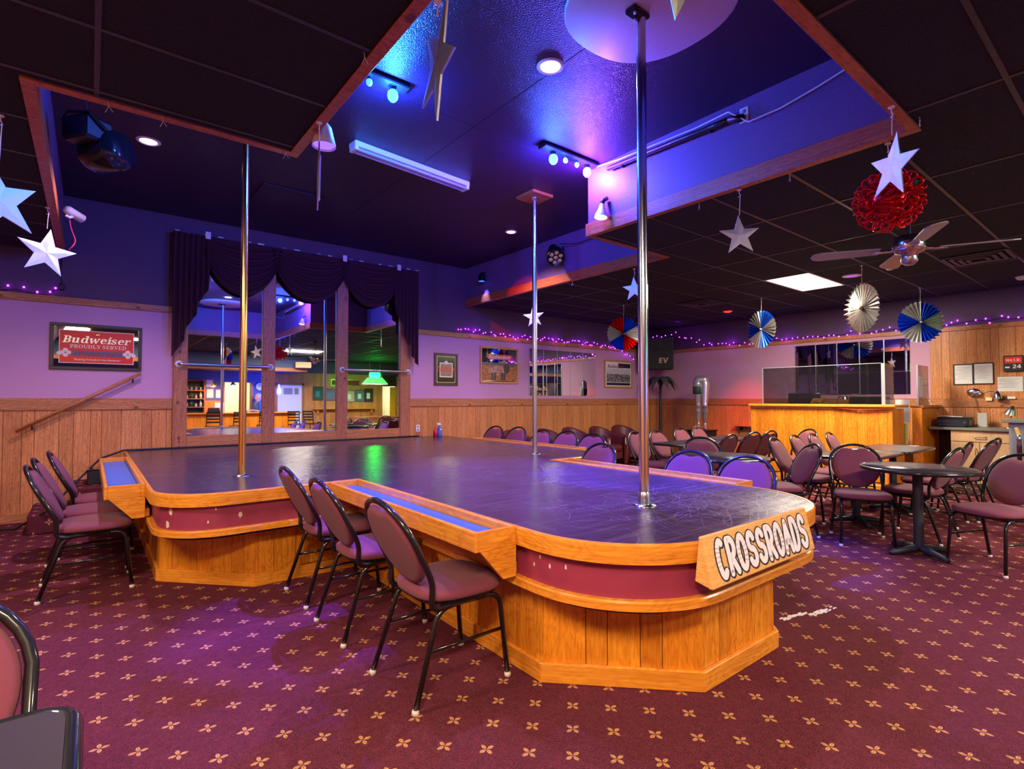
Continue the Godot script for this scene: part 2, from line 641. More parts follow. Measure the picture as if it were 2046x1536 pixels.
func build_room():
	var f := struct("floor")
	span(f, "carpet", Vector3(XL, -0.1, ZA), Vector3(XB, 0, ZC), mats.carpet)

	# far wall, behind the stage
	var w := struct("wall_far")
	span(w, "wall_body", Vector3(XL - 0.2, -0.1, ZA - 0.2), Vector3(XB + 0.2, HIGH + 0.1, ZA - 0.03), mats.groove)
	span(w, "upper_paint", Vector3(XL, 2.47, ZA - 0.03), Vector3(XB, HIGH + 0.05, ZA + 0.001), mats.wall_plum)
	span(w, "lower_paint", Vector3(XL, 1.30, ZA - 0.03), Vector3(XB, 2.47, ZA), mats.wall_lavender)
	planks(w, Vector2(XL, ZA - 0.012), Vector2(0.80, ZA - 0.012), 0.0, 1.22, Vector2(0, 1), "wall", 3, 0.014)
	planks(w, Vector2(4.06, ZA - 0.012), Vector2(XB, ZA - 0.012), 0.0, 1.22, Vector2(0, 1), "wall", 1, 0.014)
	for x in [[XL, 0.80], [4.06, XB]]:
		span(w, "chair_rail", Vector3(x[0], 1.205, ZA), Vector3(x[1], 1.34, ZA + 0.022), mats.trim_across, 0.004)
		span(w, "picture_rail", Vector3(x[0], 2.40, ZA), Vector3(x[1], 2.48, ZA + 0.022), mats.trim_across, 0.004)
	span(w, "baseboard", Vector3(XL, 0, ZA), Vector3(0.3, 0.10, ZA + 0.015), mats.trim_across, 0.003)
	# right wall
	w = struct("wall_right")
	span(w, "wall_body", Vector3(XB + 0.03, -0.1, ZA - 0.2), Vector3(XB + 0.2, LOW + 0.1, ZC + 0.2), mats.groove)
	span(w, "upper_paint", Vector3(XB - 0.001, 2.45, ZA), Vector3(XB + 0.03, LOW + 0.05, ZC), mats.wall_plum)
	span(w, "lower_paint", Vector3(XB, 1.30, ZA), Vector3(XB + 0.03, 2.45, -2.49), mats.wall_lavender)
	planks(w, Vector2(XB + 0.012, ZA), Vector2(XB + 0.012, -0.2), 0.0, 1.22, Vector2(-1, 0), "wall", 4, 0.014)
	planks(w, Vector2(XB + 0.012, -2.49), Vector2(XB + 0.012, ZC), 1.33, 2.42, Vector2(-1, 0), "wall", 2, 0.014)
	planks(w, Vector2(XB + 0.012, -0.2), Vector2(XB + 0.012, ZC), 0.0, 1.22, Vector2(-1, 0), "wall", 2, 0.014)
	span(w, "chair_rail", Vector3(XB - 0.022, 1.205, ZA + 0.03), Vector3(XB, 1.34, ZC), mats.trim_across, 0.004)
	span(w, "picture_rail", Vector3(XB - 0.022, 2.395, ZA + 0.03), Vector3(XB, 2.465, ZC), mats.trim_across, 0.004)
	# wall behind the camera: panelling on the right, blue-lit tone painted on the left, with two openings
	w = struct("wall_near")
	span(w, "wall_body", Vector3(XL - 0.2, -0.1, ZC + 0.03), Vector3(3.95, LOW + 0.1, ZC + 0.2), mats.wall_plum)
	span(w, "wall_body", Vector3(3.95, 2.10, ZC + 0.03), Vector3(4.85, LOW + 0.1, ZC + 0.2), mats.wall_plum)
	span(w, "wall_body", Vector3(4.85, -0.1, ZC + 0.03), Vector3(9.95, LOW + 0.1, ZC + 0.2), mats.groove)
	span(w, "wall_body", Vector3(9.95, 2.05, ZC + 0.03), Vector3(XB + 0.2, LOW + 0.1, ZC + 0.2), mats.groove)
	span(w, "bar_lit_paint", Vector3(XL, 0, ZC), Vector3(3.95, LOW, ZC + 0.03), mat("bar_blue_lit", Color8(72, 92, 150), 0.6))  # blue light falling on the bar wall is put into its colour
	span(w, "bar_lit_paint", Vector3(4.85, 0, ZC), Vector3(5.55, LOW, ZC + 0.03), mats.bar_blue_lit)
	span(w, "bar_lit_paint", Vector3(3.95, 2.10, ZC), Vector3(4.85, LOW, ZC + 0.03), mats.bar_blue_lit)
	planks(w, Vector2(5.55, ZC + 0.012), Vector2(9.95, ZC + 0.012), 0.0, 2.5, Vector2(0, -1), "wall", 0, 0.014)
	span(w, "upper_paint", Vector3(5.55, 2.5, ZC), Vector3(XB, LOW, ZC + 0.03), mats.wall_plum)
	# left wall, out of frame
	w = struct("wall_left")
	span(w, "wall_body", Vector3(XL - 0.2, -0.1, ZA - 0.2), Vector3(XL - 0.015, HIGH, ZC + 0.2), mats.wall_plum)
	span(w, "lower_paint", Vector3(XL - 0.015, 1.30, ZA), Vector3(XL, 2.42, ZC), mats.wall_lavender)
	planks(w, Vector2(XL - 0.012, ZA), Vector2(XL - 0.012, ZC), 0.0, 1.22, Vector2(1, 0), "wall", 1, 0.014)
	span(w, "chair_rail", Vector3(XL, 1.205, ZA + 0.03), Vector3(XL + 0.022, 1.34, ZC), mats.trim_across, 0.004)

	# ceilings
	var c := struct("ceiling")
	span(c, "roof_deck", Vector3(XL - 0.2, HIGH + 0.1, ZA - 0.2), Vector3(XB + 0.2, HIGH + 0.2, ZC + 0.2), mats.groove)
	var xs := []
	for k in range(-3, 10):
		xs.append(0.0 + 1.2135 * k)
	var zs := []
	for k in range(-10, 14):
		zs.append(-0.515 - 0.609 * k)
	for i in xs.size() - 1:
		for k in zs.size() - 1:
			var r := Rect2(xs[i] + 0.006, zs[k + 1] + 0.006, 1.2135 - 0.012, 0.609 - 0.012).intersection(Rect2(XL, ZA, XB - XL, ZC - ZA))
			if r.size.x < 0.02 or r.size.y < 0.02 or is_light(r):
				continue
			for q: Rect2 in cut(cut([r], OPEN_A), OPEN_B):
				if q.size.x > 0.015 and q.size.y > 0.015:
					pbox(c, "ceiling_tile", Vector3(q.get_center().x, LOW + 0.012, q.get_center().y), Vector3(q.size.x, 0.016, q.size.y), mats.ceiling_tile)
	for x in xs:
		for q: Rect2 in cut(cut([Rect2(x - 0.012, ZA, 0.024, ZC - ZA)], OPEN_A), OPEN_B):
			if x > XL and x < XB:
				pbox(c, "grid_bar", Vector3(q.get_center().x, LOW + 0.006, q.get_center().y), Vector3(q.size.x, 0.012, q.size.y), mats.ceiling_grid)
	for z in zs:
		for q: Rect2 in cut(cut([Rect2(XL, z - 0.012, XB - XL, 0.024)], OPEN_A), OPEN_B):
			if z > ZA and z < ZC:
				pbox(c, "grid_bar", Vector3(q.get_center().x, LOW + 0.0055, q.get_center().y), Vector3(q.size.x, 0.0105, q.size.y), mats.ceiling_grid)
	# raised ceiling over the stage, in painted sheets with a fine joint
	var h := struct("ceiling_raised")
	for q in [[-0.27, 2.50, ZA, -3.66], [2.505, 5.17, ZA, -3.66], [1.05, 2.50, -3.655, -0.98], [2.505, 3.89, -3.655, -0.98]]:
		span(h, "ceiling_sheet", Vector3(q[0], HIGH, q[2]), Vector3(q[1], HIGH + 0.03, q[3]), mats.ceiling_plum)
	span(h, "access_hatch", Vector3(1.40, HIGH - 0.015, -6.63), Vector3(2.07, HIGH, -6.0), mats.ceiling_plum, 0.004)
	var T := 0.04
	# soffit faces around the opening: [x0, z0, x1, z1] outwards thickness
	var faces := [["soffit", -0.27 - T, ZA, -0.27, -3.66 + T], ["soffit", -0.27, -3.66, 1.05, -3.66 + T], ["soffit", 1.05 - T, -3.66 + T, 1.05, -0.98 + T], ["soffit", 1.05, -0.98, 3.89, -0.98 + T], ["soffit", 3.89, -3.66 + T, 3.89 + T, -0.98 + T], ["soffit", 3.89, -3.66, 5.17 + T, -3.66 + T], ["soffit", 5.17, ZA, 5.17 + T, -3.66]]
	for q in faces:
		span(h, "soffit_face", Vector3(q[1], LOW - 0.005, q[2]), Vector3(q[3], HIGH + 0.02, q[4]), mats.soffit_plum)
	# wood trim inside the opening, and its edge under the tiles
	var tr := struct("trim_1")
	var ta := LOW - 0.012
	var tb := LOW + 0.115
	for q in [[-0.31, ZA, -0.25, -3.62], [-0.25, -3.68, 1.03, -3.62], [1.01, -3.68, 1.07, -0.94], [1.07, -1.0, 3.87, -0.94], [3.87, -3.62, 3.93, -0.94], [3.87, -3.68, 5.15, -3.62], [5.15, ZA, 5.21, -3.62]]:
		span(tr, "trim_board", Vector3(q[0], ta, q[1]), Vector3(q[2], tb, q[3]), mats.ceiling_trim, 0.003)

func is_light(r: Rect2) -> bool:
	for l in TROFFERS:
		if r.has_point(Vector2(l[0], l[1])):
			return true
	return false

# recessed light panels in the tile grid: centre x, z
const TROFFERS := [[7.888, -3.256], [5.461, 1.617], [-0.607, 0.399], [-1.82, -2.646], [0.607, 2.226]]  # panel left of the stage is unseen; the last is added fill
const TROFFER_WORDS := ["bright square-edged light panel among the black ceiling tiles beyond the ceiling fan", "bright light panel in the ceiling behind the camera, seen in the wall mirror", "bright light panel in the black ceiling right above the near table", "unseen light panel left of the stage, placed to light the wall and chairs there", "added fill light panel in the ceiling behind the camera before the bar"]

func build_troffers(e: Array, cols: Array):
	for i in TROFFERS.size():
		var l: Array = TROFFERS[i]
		var col: Color = cols[i]
		var x: float = snappedf((l[0]) / 1.2135 - 0.5, 1.0) * 1.2135 + 0.60675
		var zk := roundf((-0.515 - l[1]) / 0.609 - 0.5)
		var z: float = -0.515 - 0.609 * (zk + 0.5)
		var t := thing("ceiling_light_panel", TROFFER_WORDS[i], "ceiling light", Vector3(x, LOW, z))
		span(t, "housing", Vector3(-0.6, 0.04, -0.298), Vector3(0.6, 0.12, 0.298), mats.white_paint)
		for s in [-1, 1]:
			span(t, "frame", Vector3(-0.6, 0.0, s * 0.298), Vector3(0.6, 0.045, s * 0.275), mats.white_paint)
			span(t, "frame", Vector3(s * 0.6, 0.0, -0.275), Vector3(s * 0.577, 0.045, 0.275), mats.white_paint)
		span(t, "diffuser", Vector3(-0.577, 0.012, -0.275), Vector3(0.577, 0.022, 0.275), glow("light_diffuser_%d" % i, col, 2.6))
		area(t, Vector3(x, LOW - 0.003, z), 1.12, 0.53, col, e[i])

func arc(pts: PackedVector2Array, c: Vector2, r: float, a0: float, a1: float, n := 12):
	for i in n + 1:
		var a := deg_to_rad(lerpf(a0, a1, float(i) / n))
		pts.append(c + Vector2(cos(a), sin(a)) * r)

func stage_outline() -> PackedVector2Array:
	# plan (x, z): T along the mirror wall with a runway towards the room
	var p := PackedVector2Array()
	p.append(Vector2(0.32, ZA + 0.04))
	arc(p, Vector2(0.72, -4.28), 0.40, 180, 90)
	p.append(Vector2(1.60, -3.90))
	arc(p, Vector2(2.20, -1.86), 0.60, 180, 90, 16)
	arc(p, Vector2(3.02, -1.86), 0.60, 90, 0, 16)
	p.append(Vector2(3.62, -3.93))
	arc(p, Vector2(4.23, -4.33), 0.40, 90, 0)
	p.append(Vector2(4.63, ZA + 0.04))
	return p

func inset(p: PackedVector2Array, d: float) -> PackedVector2Array:
	# shrink without moving the wall side
	var o := PackedVector2Array()
	var m := p.size()
	for i in m:
		var prev := p[posmod(i - 1, m)]
		var nxt := p[(i + 1) % m]
		var e1 := (p[i] - prev).normalized()
		var e2 := (nxt - p[i]).normalized()
		var n1 := Vector2(e1.y, -e1.x)
		var n2 := Vector2(e2.y, -e2.x)
		if i == 0:
			n1 = n2
		if i == m - 1:
			n2 = n1
		var n := (n1 + n2).normalized()
		var k := 1.0 / maxf(0.4, n.dot(n1))
		o.append(p[i] + n * d * k)
	return o

func ring_mesh(outer: PackedVector2Array, y0: float, y1: float, thick: float) -> Mesh:
	# open band following the outline except along the wall; rounded upper edge
	var b := MB.new().smooth(1)
	var inn := inset(outer, thick)
	var r1 := inset(outer, 0.006)
	for i in outer.size() - 1:
		var a := outer[i]
		var c := outer[i + 1]
		b.smooth(1)
		b.quad(Vector3(a.x, y0, a.y), Vector3(c.x, y0, c.y), Vector3(c.x, y1 - 0.008, c.y), Vector3(a.x, y1 - 0.008, a.y))
		b.smooth(2)
		b.quad(Vector3(a.x, y1 - 0.008, a.y), Vector3(c.x, y1 - 0.008, c.y), Vector3(r1[i + 1].x, y1, r1[i + 1].y), Vector3(r1[i].x, y1, r1[i].y))
		b.smooth(3)
		b.quad(Vector3(r1[i].x, y1, r1[i].y), Vector3(r1[i + 1].x, y1, r1[i + 1].y), Vector3(inn[i + 1].x, y1, inn[i + 1].y), Vector3(inn[i].x, y1, inn[i].y))
		b.quad(Vector3(inn[i].x, y0, inn[i].y), Vector3(inn[i + 1].x, y0, inn[i + 1].y), Vector3(c.x, y0, c.y), Vector3(a.x, y0, a.y))
		b.smooth(4)
		b.quad(Vector3(inn[i + 1].x, y0, inn[i + 1].y), Vector3(inn[i].x, y0, inn[i].y), Vector3(inn[i].x, y1, inn[i].y), Vector3(inn[i + 1].x, y1, inn[i + 1].y))
	return b.done()

# a drink rail hung on the stage edge: x side, z range, direction the rail points (-1 left, +1 right)
func drink_rail(t: Node3D, x: float, z0: float, z1: float, s: float):
	var g := Node3D.new()
	g.name = "drink_rail"
	t.add_child(g, true)
	var W := 0.235
	var xo := x + s * W
	var top := 0.728
	var low := 0.635
	span(g, "rail_front", Vector3(xo, low, z0), Vector3(xo - s * 0.022, top, z1), mats.stage_trim, 0.004)
	span(g, "rail_back", Vector3(x, low, z0), Vector3(x + s * 0.026, top + 0.002, z1), mats.stage_trim, 0.004)
	for z in [[z0, z0 + 0.022], [z1 - 0.022, z1]]:
		span(g, "rail_end", Vector3(x + s * 0.026, low, z[0]), Vector3(xo - s * 0.022, top - 0.001, z[1]), mats.stage_trim, 0.003)
	span(g, "rail_floor", Vector3(x + s * 0.026, low + 0.004, z0 + 0.022), Vector3(xo - s * 0.022, low + 0.03, z1 - 0.022), mats.stage_trim)
	span(g, "blue_inlay", Vector3(x + s * 0.03, low + 0.03, z0 + 0.026), Vector3(xo - s * 0.026, low + 0.052, z1 - 0.026), mats.felt_blue)
	# wedge brackets and the ledger under the rail
	var n := maxi(2, int((z1 - z0) / 0.9) + 1)
	for i in n:
		var z := lerpf(z0 + 0.012, z1 - 0.012, float(i) / (n - 1))
		var poly := PackedVector2Array([Vector2(x, low), Vector2(xo - s * 0.03, low), Vector2(x + s * 0.075, low - 0.145), Vector2(x, low - 0.145)])
		var b := MB.new()
		var xf := Transform3D(Basis(Vector3(1, 0, 0), Vector3(0, 0, 1), Vector3(0, 1, 0)), Vector3(0, 0, z))
		b.prism(poly, -0.011, 0.011, xf)
		part(g, "bracket", b.done(), mats.stage_trim)
	span(g, "ledger", Vector3(x - s * 0.03, 0.49, z0 + 0.03), Vector3(x + s * 0.02, 0.545, z1 - 0.03), mats.stage_trim, 0.003)
	span(g, "ledger", Vector3(x, 0.60, z0 + 0.03), Vector3(x + s * 0.05, low - 0.001, z1 - 0.03), mats.stage_trim, 0.003)

func build_stage():
	var t := thing("stage", "T-shaped wooden dance stage with dark glossy top and maroon apron", "stage")
	var o := stage_outline()
	var top := inset(o, 0.022)
	part(t, "stage_top", MB.new().prism(top, 0.69, 0.7195).done(), mats.stage_laminate)
	part(t, "edge_trim", ring_mesh(o, 0.638, 0.722, 0.022), mats.stage_trim)
	var ap := inset(o, 0.045)
	var b := MB.new().smooth(1)
	b.wallring(ap, 0.44, 0.70)
	part(t, "apron", b.done(), mats.apron_maroon_worn)
	part(t, "lower_trim", ring_mesh(inset(o, 0.012), 0.440, 0.482, 0.06), mats.stage_trim)
	part(t, "deck_underside", MB.new().prism(inset(o, 0.05), 0.42, 0.44).done(), mats.groove)
	# recessed panelled base, one grooved board at a time
	var base := [Vector2(0.42, ZA + 0.04), Vector2(0.42, -4.68), Vector2(0.94, -4.12), Vector2(1.70, -4.12), Vector2(1.70, -1.90), Vector2(2.21, -1.385), Vector2(2.90, -1.385), Vector2(3.48, -1.93), Vector2(3.48, -4.14), Vector2(4.0, -4.14), Vector2(4.50, -4.70), Vector2(4.50, ZA + 0.04)]
	b = MB.new()
	var core := PackedVector2Array(base)
	b.prism(inset(core, 0.012), 0.0, 0.43)
	part(t, "base_core", b.done(), mats.groove)
	for i in base.size() - 1:
		var p: Vector2 = base[i]
		var q: Vector2 = base[i + 1]
		var e := (q - p).normalized()
		var n := Vector2(-e.y, e.x)
		planks(t, p - n * 0.012, q - n * 0.012, 0.0, 0.44, n, "stage", i * 2 + 1, 0.013)
		var c := (p + q) / 2 + n * 0.012
		part(t, "baseboard", boxm(Vector3((q - p).length() + 0.02, 0.092, 0.022), 0.004), mats.stage_trim, Transform3D(Basis(Vector3.UP, atan2(-e.y, e.x)), Vector3(c.x, 0.046, c.y)))
	drink_rail(t, 0.32, -6.86, -4.60, -1)
	drink_rail(t, 1.60, -3.86, -1.98, -1)
	drink_rail(t, 3.62, -3.90, -1.98, 1)
	drink_rail(t, 4.63, -6.86, -4.62, 1)
	# paint chips on the maroon apron, showing pale board
	rng.seed = 5
	var chips := [[0.47, -4.12, 0.600, 0.03], [0.452, -4.13, 0.515, 0.032], [0.80, -3.94, 0.555, 0.024], [0.62, -3.955, 0.47, 0.02], [0.62, -3.96, 0.53, 0.012], [0.385, -4.22, 0.610, 0.012], [0.66, -3.95, 0.612, 0.011], [1.66, -1.86, 0.60, 0.011], [1.672, -1.80, 0.57, 0.012], [1.70, -1.72, 0.585, 0.012], [1.652, -1.9, 0.555, 0.01]]
	for ch in chips:
		# snap onto the apron
		var best := Vector2.ZERO
		var bd := 9.0
		var nn := Vector2.ZERO
		for i in ap.size() - 1:
			var q := Geometry2D.get_closest_point_to_segment(Vector2(ch[0], ch[1]), ap[i], ap[i + 1])
			if q.distance_to(Vector2(ch[0], ch[1])) < bd:
				bd = q.distance_to(Vector2(ch[0], ch[1]))
				best = q
				var e := (ap[i + 1] - ap[i]).normalized()
				nn = Vector2(-e.y, e.x)
		var poly := PackedVector2Array()
		for k in 9:
			var a := TAU * k / 9
			poly.append(Vector2(cos(a) * 0.5, sin(a)) * ch[3] * rng.randf_range(0.6, 1.1))
		var x := Vector3(-nn.y, 0, nn.x)
		var xf := Transform3D(Basis(x, Vector3(nn.x, 0, nn.y), Vector3.UP), Vector3(best.x, ch[2], best.y))
		part(t, "paint_chip", MB.new().prism(poly, 0.0, 0.0012, xf).done(), mat("bare_board", Color8(214, 196, 178), 0.8))

	# sign board on the runway front
	var sg := thing("sign_board", "yellow wooden name board with white comic lettering on the stage front", "sign", Vector3(2.49, 0.65, -1.235))
	var tilt := Basis(Vector3.RIGHT, deg_to_rad(-13))
	part(sg, "board", boxm(Vector3(0.97, 0.215, 0.026), 0.006), mats.sign_wood, Transform3D(tilt, Vector3.ZERO))
	for s in [-1, 1]:
		var poly := PackedVector2Array([Vector2(-0.055, 0.10), Vector2(0.012, 0.103), Vector2(0.018, -0.09), Vector2(-0.055, -0.09)])
		poly = PackedVector2Array([Vector2(-0.03, 0.10), Vector2(-0.026, 0.10), Vector2(0.016, -0.10), Vector2(-0.05, -0.085)])
		var xf := Transform3D(Basis(Vector3(0, 0, 1), Vector3(1, 0, 0), Vector3(0, 1, 0)), Vector3(s * 0.47, 0, 0))
		part(sg, "side_bracket", MB.new().prism(poly, -0.012, 0.012, xf).done(), mats.sign_wood)
	letters(sg, "CROSSROADS", 0.86, 0.178, Transform3D(tilt, tilt * Vector3(0, 0, 0.0135)))

func ell(cx: float, cy: float, rx: float, ry: float, a0: float, a1: float, n := 10) -> PackedVector2Array:
	var p := PackedVector2Array()
	for i in n + 1:
		var a := deg_to_rad(lerpf(a0, a1, float(i) / n))
		p.append(Vector2(cx + rx * cos(a), cy + ry * sin(a)))
	return p

# brush strokes of each letter in a unit box (x 0..1, y 0..1)
func strokes(ch: String) -> Array:
	match ch:
		"C": return [ell(0.55, 0.5, 0.42, 0.5, 60, 310, 16)]
		"R": return [PackedVector2Array([Vector2(0.12, 0), Vector2(0.1, 1)]), PackedVector2Array([Vector2(0.1, 1)]) + ell(0.45, 0.74, 0.42, 0.26, 90, -90, 10) + PackedVector2Array([Vector2(0.15, 0.48)]), PackedVector2Array([Vector2(0.4, 0.48), Vector2(0.95, 0)])]
		"O": return [ell(0.5, 0.5, 0.45, 0.5, 90, 450, 20)]
		"S": return [ell(0.5, 0.75, 0.38, 0.25, 20, 250, 10) + ell(0.48, 0.25, 0.42, 0.25, 70, -160, 10)]
		"A": return [PackedVector2Array([Vector2(0, 0), Vector2(0.5, 1), Vector2(1, 0)]), PackedVector2Array([Vector2(0.2, 0.32), Vector2(0.8, 0.32)])]
		"D": return [PackedVector2Array([Vector2(0.1, 0), Vector2(0.1, 1), Vector2(0.4, 1)]) + ell(0.4, 0.5, 0.52, 0.5, 90, -90, 12) + PackedVector2Array([Vector2(0.1, 0)])]
	return []

func stroke_mesh(b: MB, pts: PackedVector2Array, w: float, z: float, xf: Transform3D):
	for i in pts.size():
		z += 0.00002
		var p := pts[i]
		var n := 12
		for k in n:
			var a := TAU * k / n
			var c := TAU * (k + 1) / n
			b.tri(xf * Vector3(p.x, p.y, z), xf * Vector3(p.x + cos(a) * w, p.y + sin(a) * w, z), xf * Vector3(p.x + cos(c) * w, p.y + sin(c) * w, z))
		if i < pts.size() - 1:
			var q := pts[i + 1]
			var d := (q - p).normalized()
			var s := Vector2(-d.y, d.x) * w
			b.quad(xf * Vector3(p.x - s.x, p.y - s.y, z), xf * Vector3(q.x - s.x, q.y - s.y, z), xf * Vector3(q.x + s.x, q.y + s.y, z), xf * Vector3(p.x + s.x, p.y + s.y, z))

func letters(parent: Node, word: String, width: float, height: float, xf: Transform3D):
	var n := word.length()
	var pitch := width / n
	for i in n:
		var g := Node3D.new()
		g.name = "letter"
		parent.add_child(g, true)
		var lw := pitch * 0.72
		var hh: float = height * [1.0, 0.97, 0.95, 0.93, 0.93, 0.96, 0.95, 0.98, 1.0, 1.0][i] * 0.80
		var x0 := -width / 2 + pitch * (i + 0.14)
		var black := MB.new()
		var white := MB.new()
		for s: PackedVector2Array in strokes(word[i]):
			var p := PackedVector2Array()
			for v in s:
				p.append(Vector2(x0 + v.x * lw + (v.y - 0.5) * -0.004, (v.y - 0.5) * hh))
			var o := PackedVector2Array()
			for v in p:
				o.append(v + Vector2(0.0075, -0.004))
			stroke_mesh(black, p, 0.0205, 0.0006, xf)
			stroke_mesh(black, o, 0.0198, 0.0012, xf)
			stroke_mesh(white, p, 0.0152, 0.0024, xf)
		part(g, "outline", black.done(), mats.ink)
		part(g, "face", white.done(), mat("letter_white", Color8(236, 230, 236), 0.55))

func rounded_rect(w: float, d: float, r: float, n := 5) -> PackedVector2Array:
	var p := PackedVector2Array()
	arc(p, Vector2(w / 2 - r, d / 2 - r), r, 0, 90, n)
	arc(p, Vector2(-w / 2 + r, d / 2 - r), r, 90, 180, n)
	arc(p, Vector2(-w / 2 + r, -d / 2 + r), r, 180, 270, n)
	arc(p, Vector2(w / 2 - r, -d / 2 + r), r, 270, 360, n)
	return p

func bend(pts: Array, r: float, n := 5) -> Array:
	# round the inner corners of a polyline
	var o := [pts[0]]
	for i in range(1, pts.size() - 1):
		var a: Vector3 = pts[i - 1]
		var b: Vector3 = pts[i]
		var c: Vector3 = pts[i + 1]
		var d := minf(r, minf((a - b).length(), (c - b).length()) * 0.48)
		var p := b + (a - b).normalized() * d
		var q := b + (c - b).normalized() * d
		for k in n + 1:
			var t := float(k) / n
			o.append(p.lerp(b, t).lerp(b.lerp(q, t), t))
	o.append(pts[pts.size() - 1])
	return o

const BV := Vector3(-0.44, 0.90, 0)   # direction up the raked back

func make_chair() -> Node3D:
	# faces +x; origin under the seat on the floor
	var t := Node3D.new()
	# seat
	var seat := PackedVector2Array()
	for i in 28:
		var a := TAU * i / 28
		var c := cos(a)
		var s := sin(a)
		var k := 1.0 / pow(pow(absf(c), 3.2) + pow(absf(s), 3.2), 1 / 3.2)
		seat.append(Vector2(c * k * 0.225, s * k * (0.222 + 0.008 * c)))
	part(t, "seat", MB.new().smooth(1).puff(seat, [Vector2(0.02, 0.428), Vector2(0.003, 0.434), Vector2(0, 0.448), Vector2(0.006, 0.464), Vector2(0.024, 0.476), Vector2(0.07, 0.484), Vector2(0.13, 0.487)]).done(), mats.chair_fabric, at(0.015, 0, 0))
	part(t, "seat_pan", MB.new().puff(seat, [Vector2(0.02, 0.414), Vector2(0.012, 0.429)]).done(), mats.black_plastic, at(0.015, 0, 0))
	# oval back with a grip notch at the top
	var oval := PackedVector2Array()
	for i in 40:
		var a := TAU * i / 40 + PI / 2
		var u := 0.203 * cos(a)
		var v := 0.212 * sin(a)
		if v > 0:
			v -= 0.042 * exp(-pow(u / 0.062, 2.0) * 0.9)
		oval.append(Vector2(u, v))
	var bv := BV.normalized()
	var nrm := Vector3(bv.y, -bv.x, 0)       # towards the sitter
	var bc := Vector3(-0.165, 0.475, 0) + bv * 0.222
	var bx := Transform3D(Basis(Vector3(0, 0, 1), nrm, bv), bc)
	part(t, "backrest", MB.new().smooth(1).puff(oval, [Vector2(0.03, -0.022), Vector2(0.006, -0.018), Vector2(0, -0.004), Vector2(0.003, 0.010), Vector2(0.016, 0.022), Vector2(0.05, 0.029), Vector2(0.1, 0.031)], bx).done(), mats.chair_fabric)
	# back tube: from under the seat, up both sides, over the top
	var path := []
	var o := Vector3(-0.165, 0.475, 0)
	for s in [-1.0, 1.0]:
		var side := [Vector3(0.10, 0.415, s * 0.19), Vector3(-0.195, 0.405, s * 0.195), o + bv * 0.045 + Vector3(0, 0, s * 0.205), o + bv * 0.14 + Vector3(0, 0, s * 0.217)]
		side = bend(side, 0.06, 5)
		if s < 0:
			path = side
			for i in range(1, 18):
				var a := PI - PI * i / 18.0
				path.append(o + bv * (0.20 + 0.247 * pow(sin(a), 0.8)) + Vector3(0, 0, 0.222 * cos(a)))
		else:
			side.reverse()
			path.append_array(side)
	part(t, "back_tube", MB.new().smooth(1).tube(path, 0.0142, 8).done(), mats.black_enamel)
	# side frames: arched legs, stretchers, glides
	for s in [-1.0, 1.0]:
		var fl := bend([Vector3(0.225, 0.012, s * 0.205), Vector3(0.185, 0.405, s * 0.19), Vector3(-0.02, 0.408, s * 0.19)], 0.07, 6)
		var rl := bend([Vector3(-0.275, 0.012, s * 0.215), Vector3(-0.150, 0.402, s * 0.19), Vector3(-0.02, 0.408, s * 0.19)], 0.07, 6)
		for q in [fl, rl]:
			var l := part(t, "leg", MB.new().smooth(1).tube(q, 0.0125, 8).done(), mats.black_enamel)
			part(l, "foot_glide", MB.new().smooth(1).lathe([Vector2(0, 0), Vector2(0.016, 0.0), Vector2(0.017, 0.012), Vector2(0.013, 0.022), Vector2(0, 0.022)], 8).done(), mats.glide, Transform3D(Basis(), Vector3(q[0].x, 0, q[0].z)))
		part(t, "stretcher", MB.new().smooth(1).tube([Vector3(0.202, 0.235, s * 0.199), Vector3(-0.203, 0.235, s * 0.204)], 0.008, 6).done(), mats.black_enamel)
	part(t, "cross_bar", MB.new().smooth(1).tube([Vector3(0.13, 0.405, -0.19), Vector3(0.13, 0.405, 0.19)], 0.009, 6).done(), mats.black_enamel)
	part(t, "cross_bar", MB.new().smooth(1).tube([Vector3(-0.10, 0.402, -0.19), Vector3(-0.10, 0.402, 0.19)], 0.009, 6).done(), mats.black_enamel)
	return t

var chair0: Node3D
func chair(x: float, z: float, dx: float, dz: float, label: String, group: String):
	var c: Node3D
	if chair0 == null:
		chair0 = make_chair()
		c = chair0
	else:
		c = chair0.duplicate()
	c.name = numbered("banquet_chair")
	add_child(c)
	c.position = Vector3(x, 0, z)
	c.rotation.y = atan2(-dz, dx)
	tag(c, label, "chair", group)

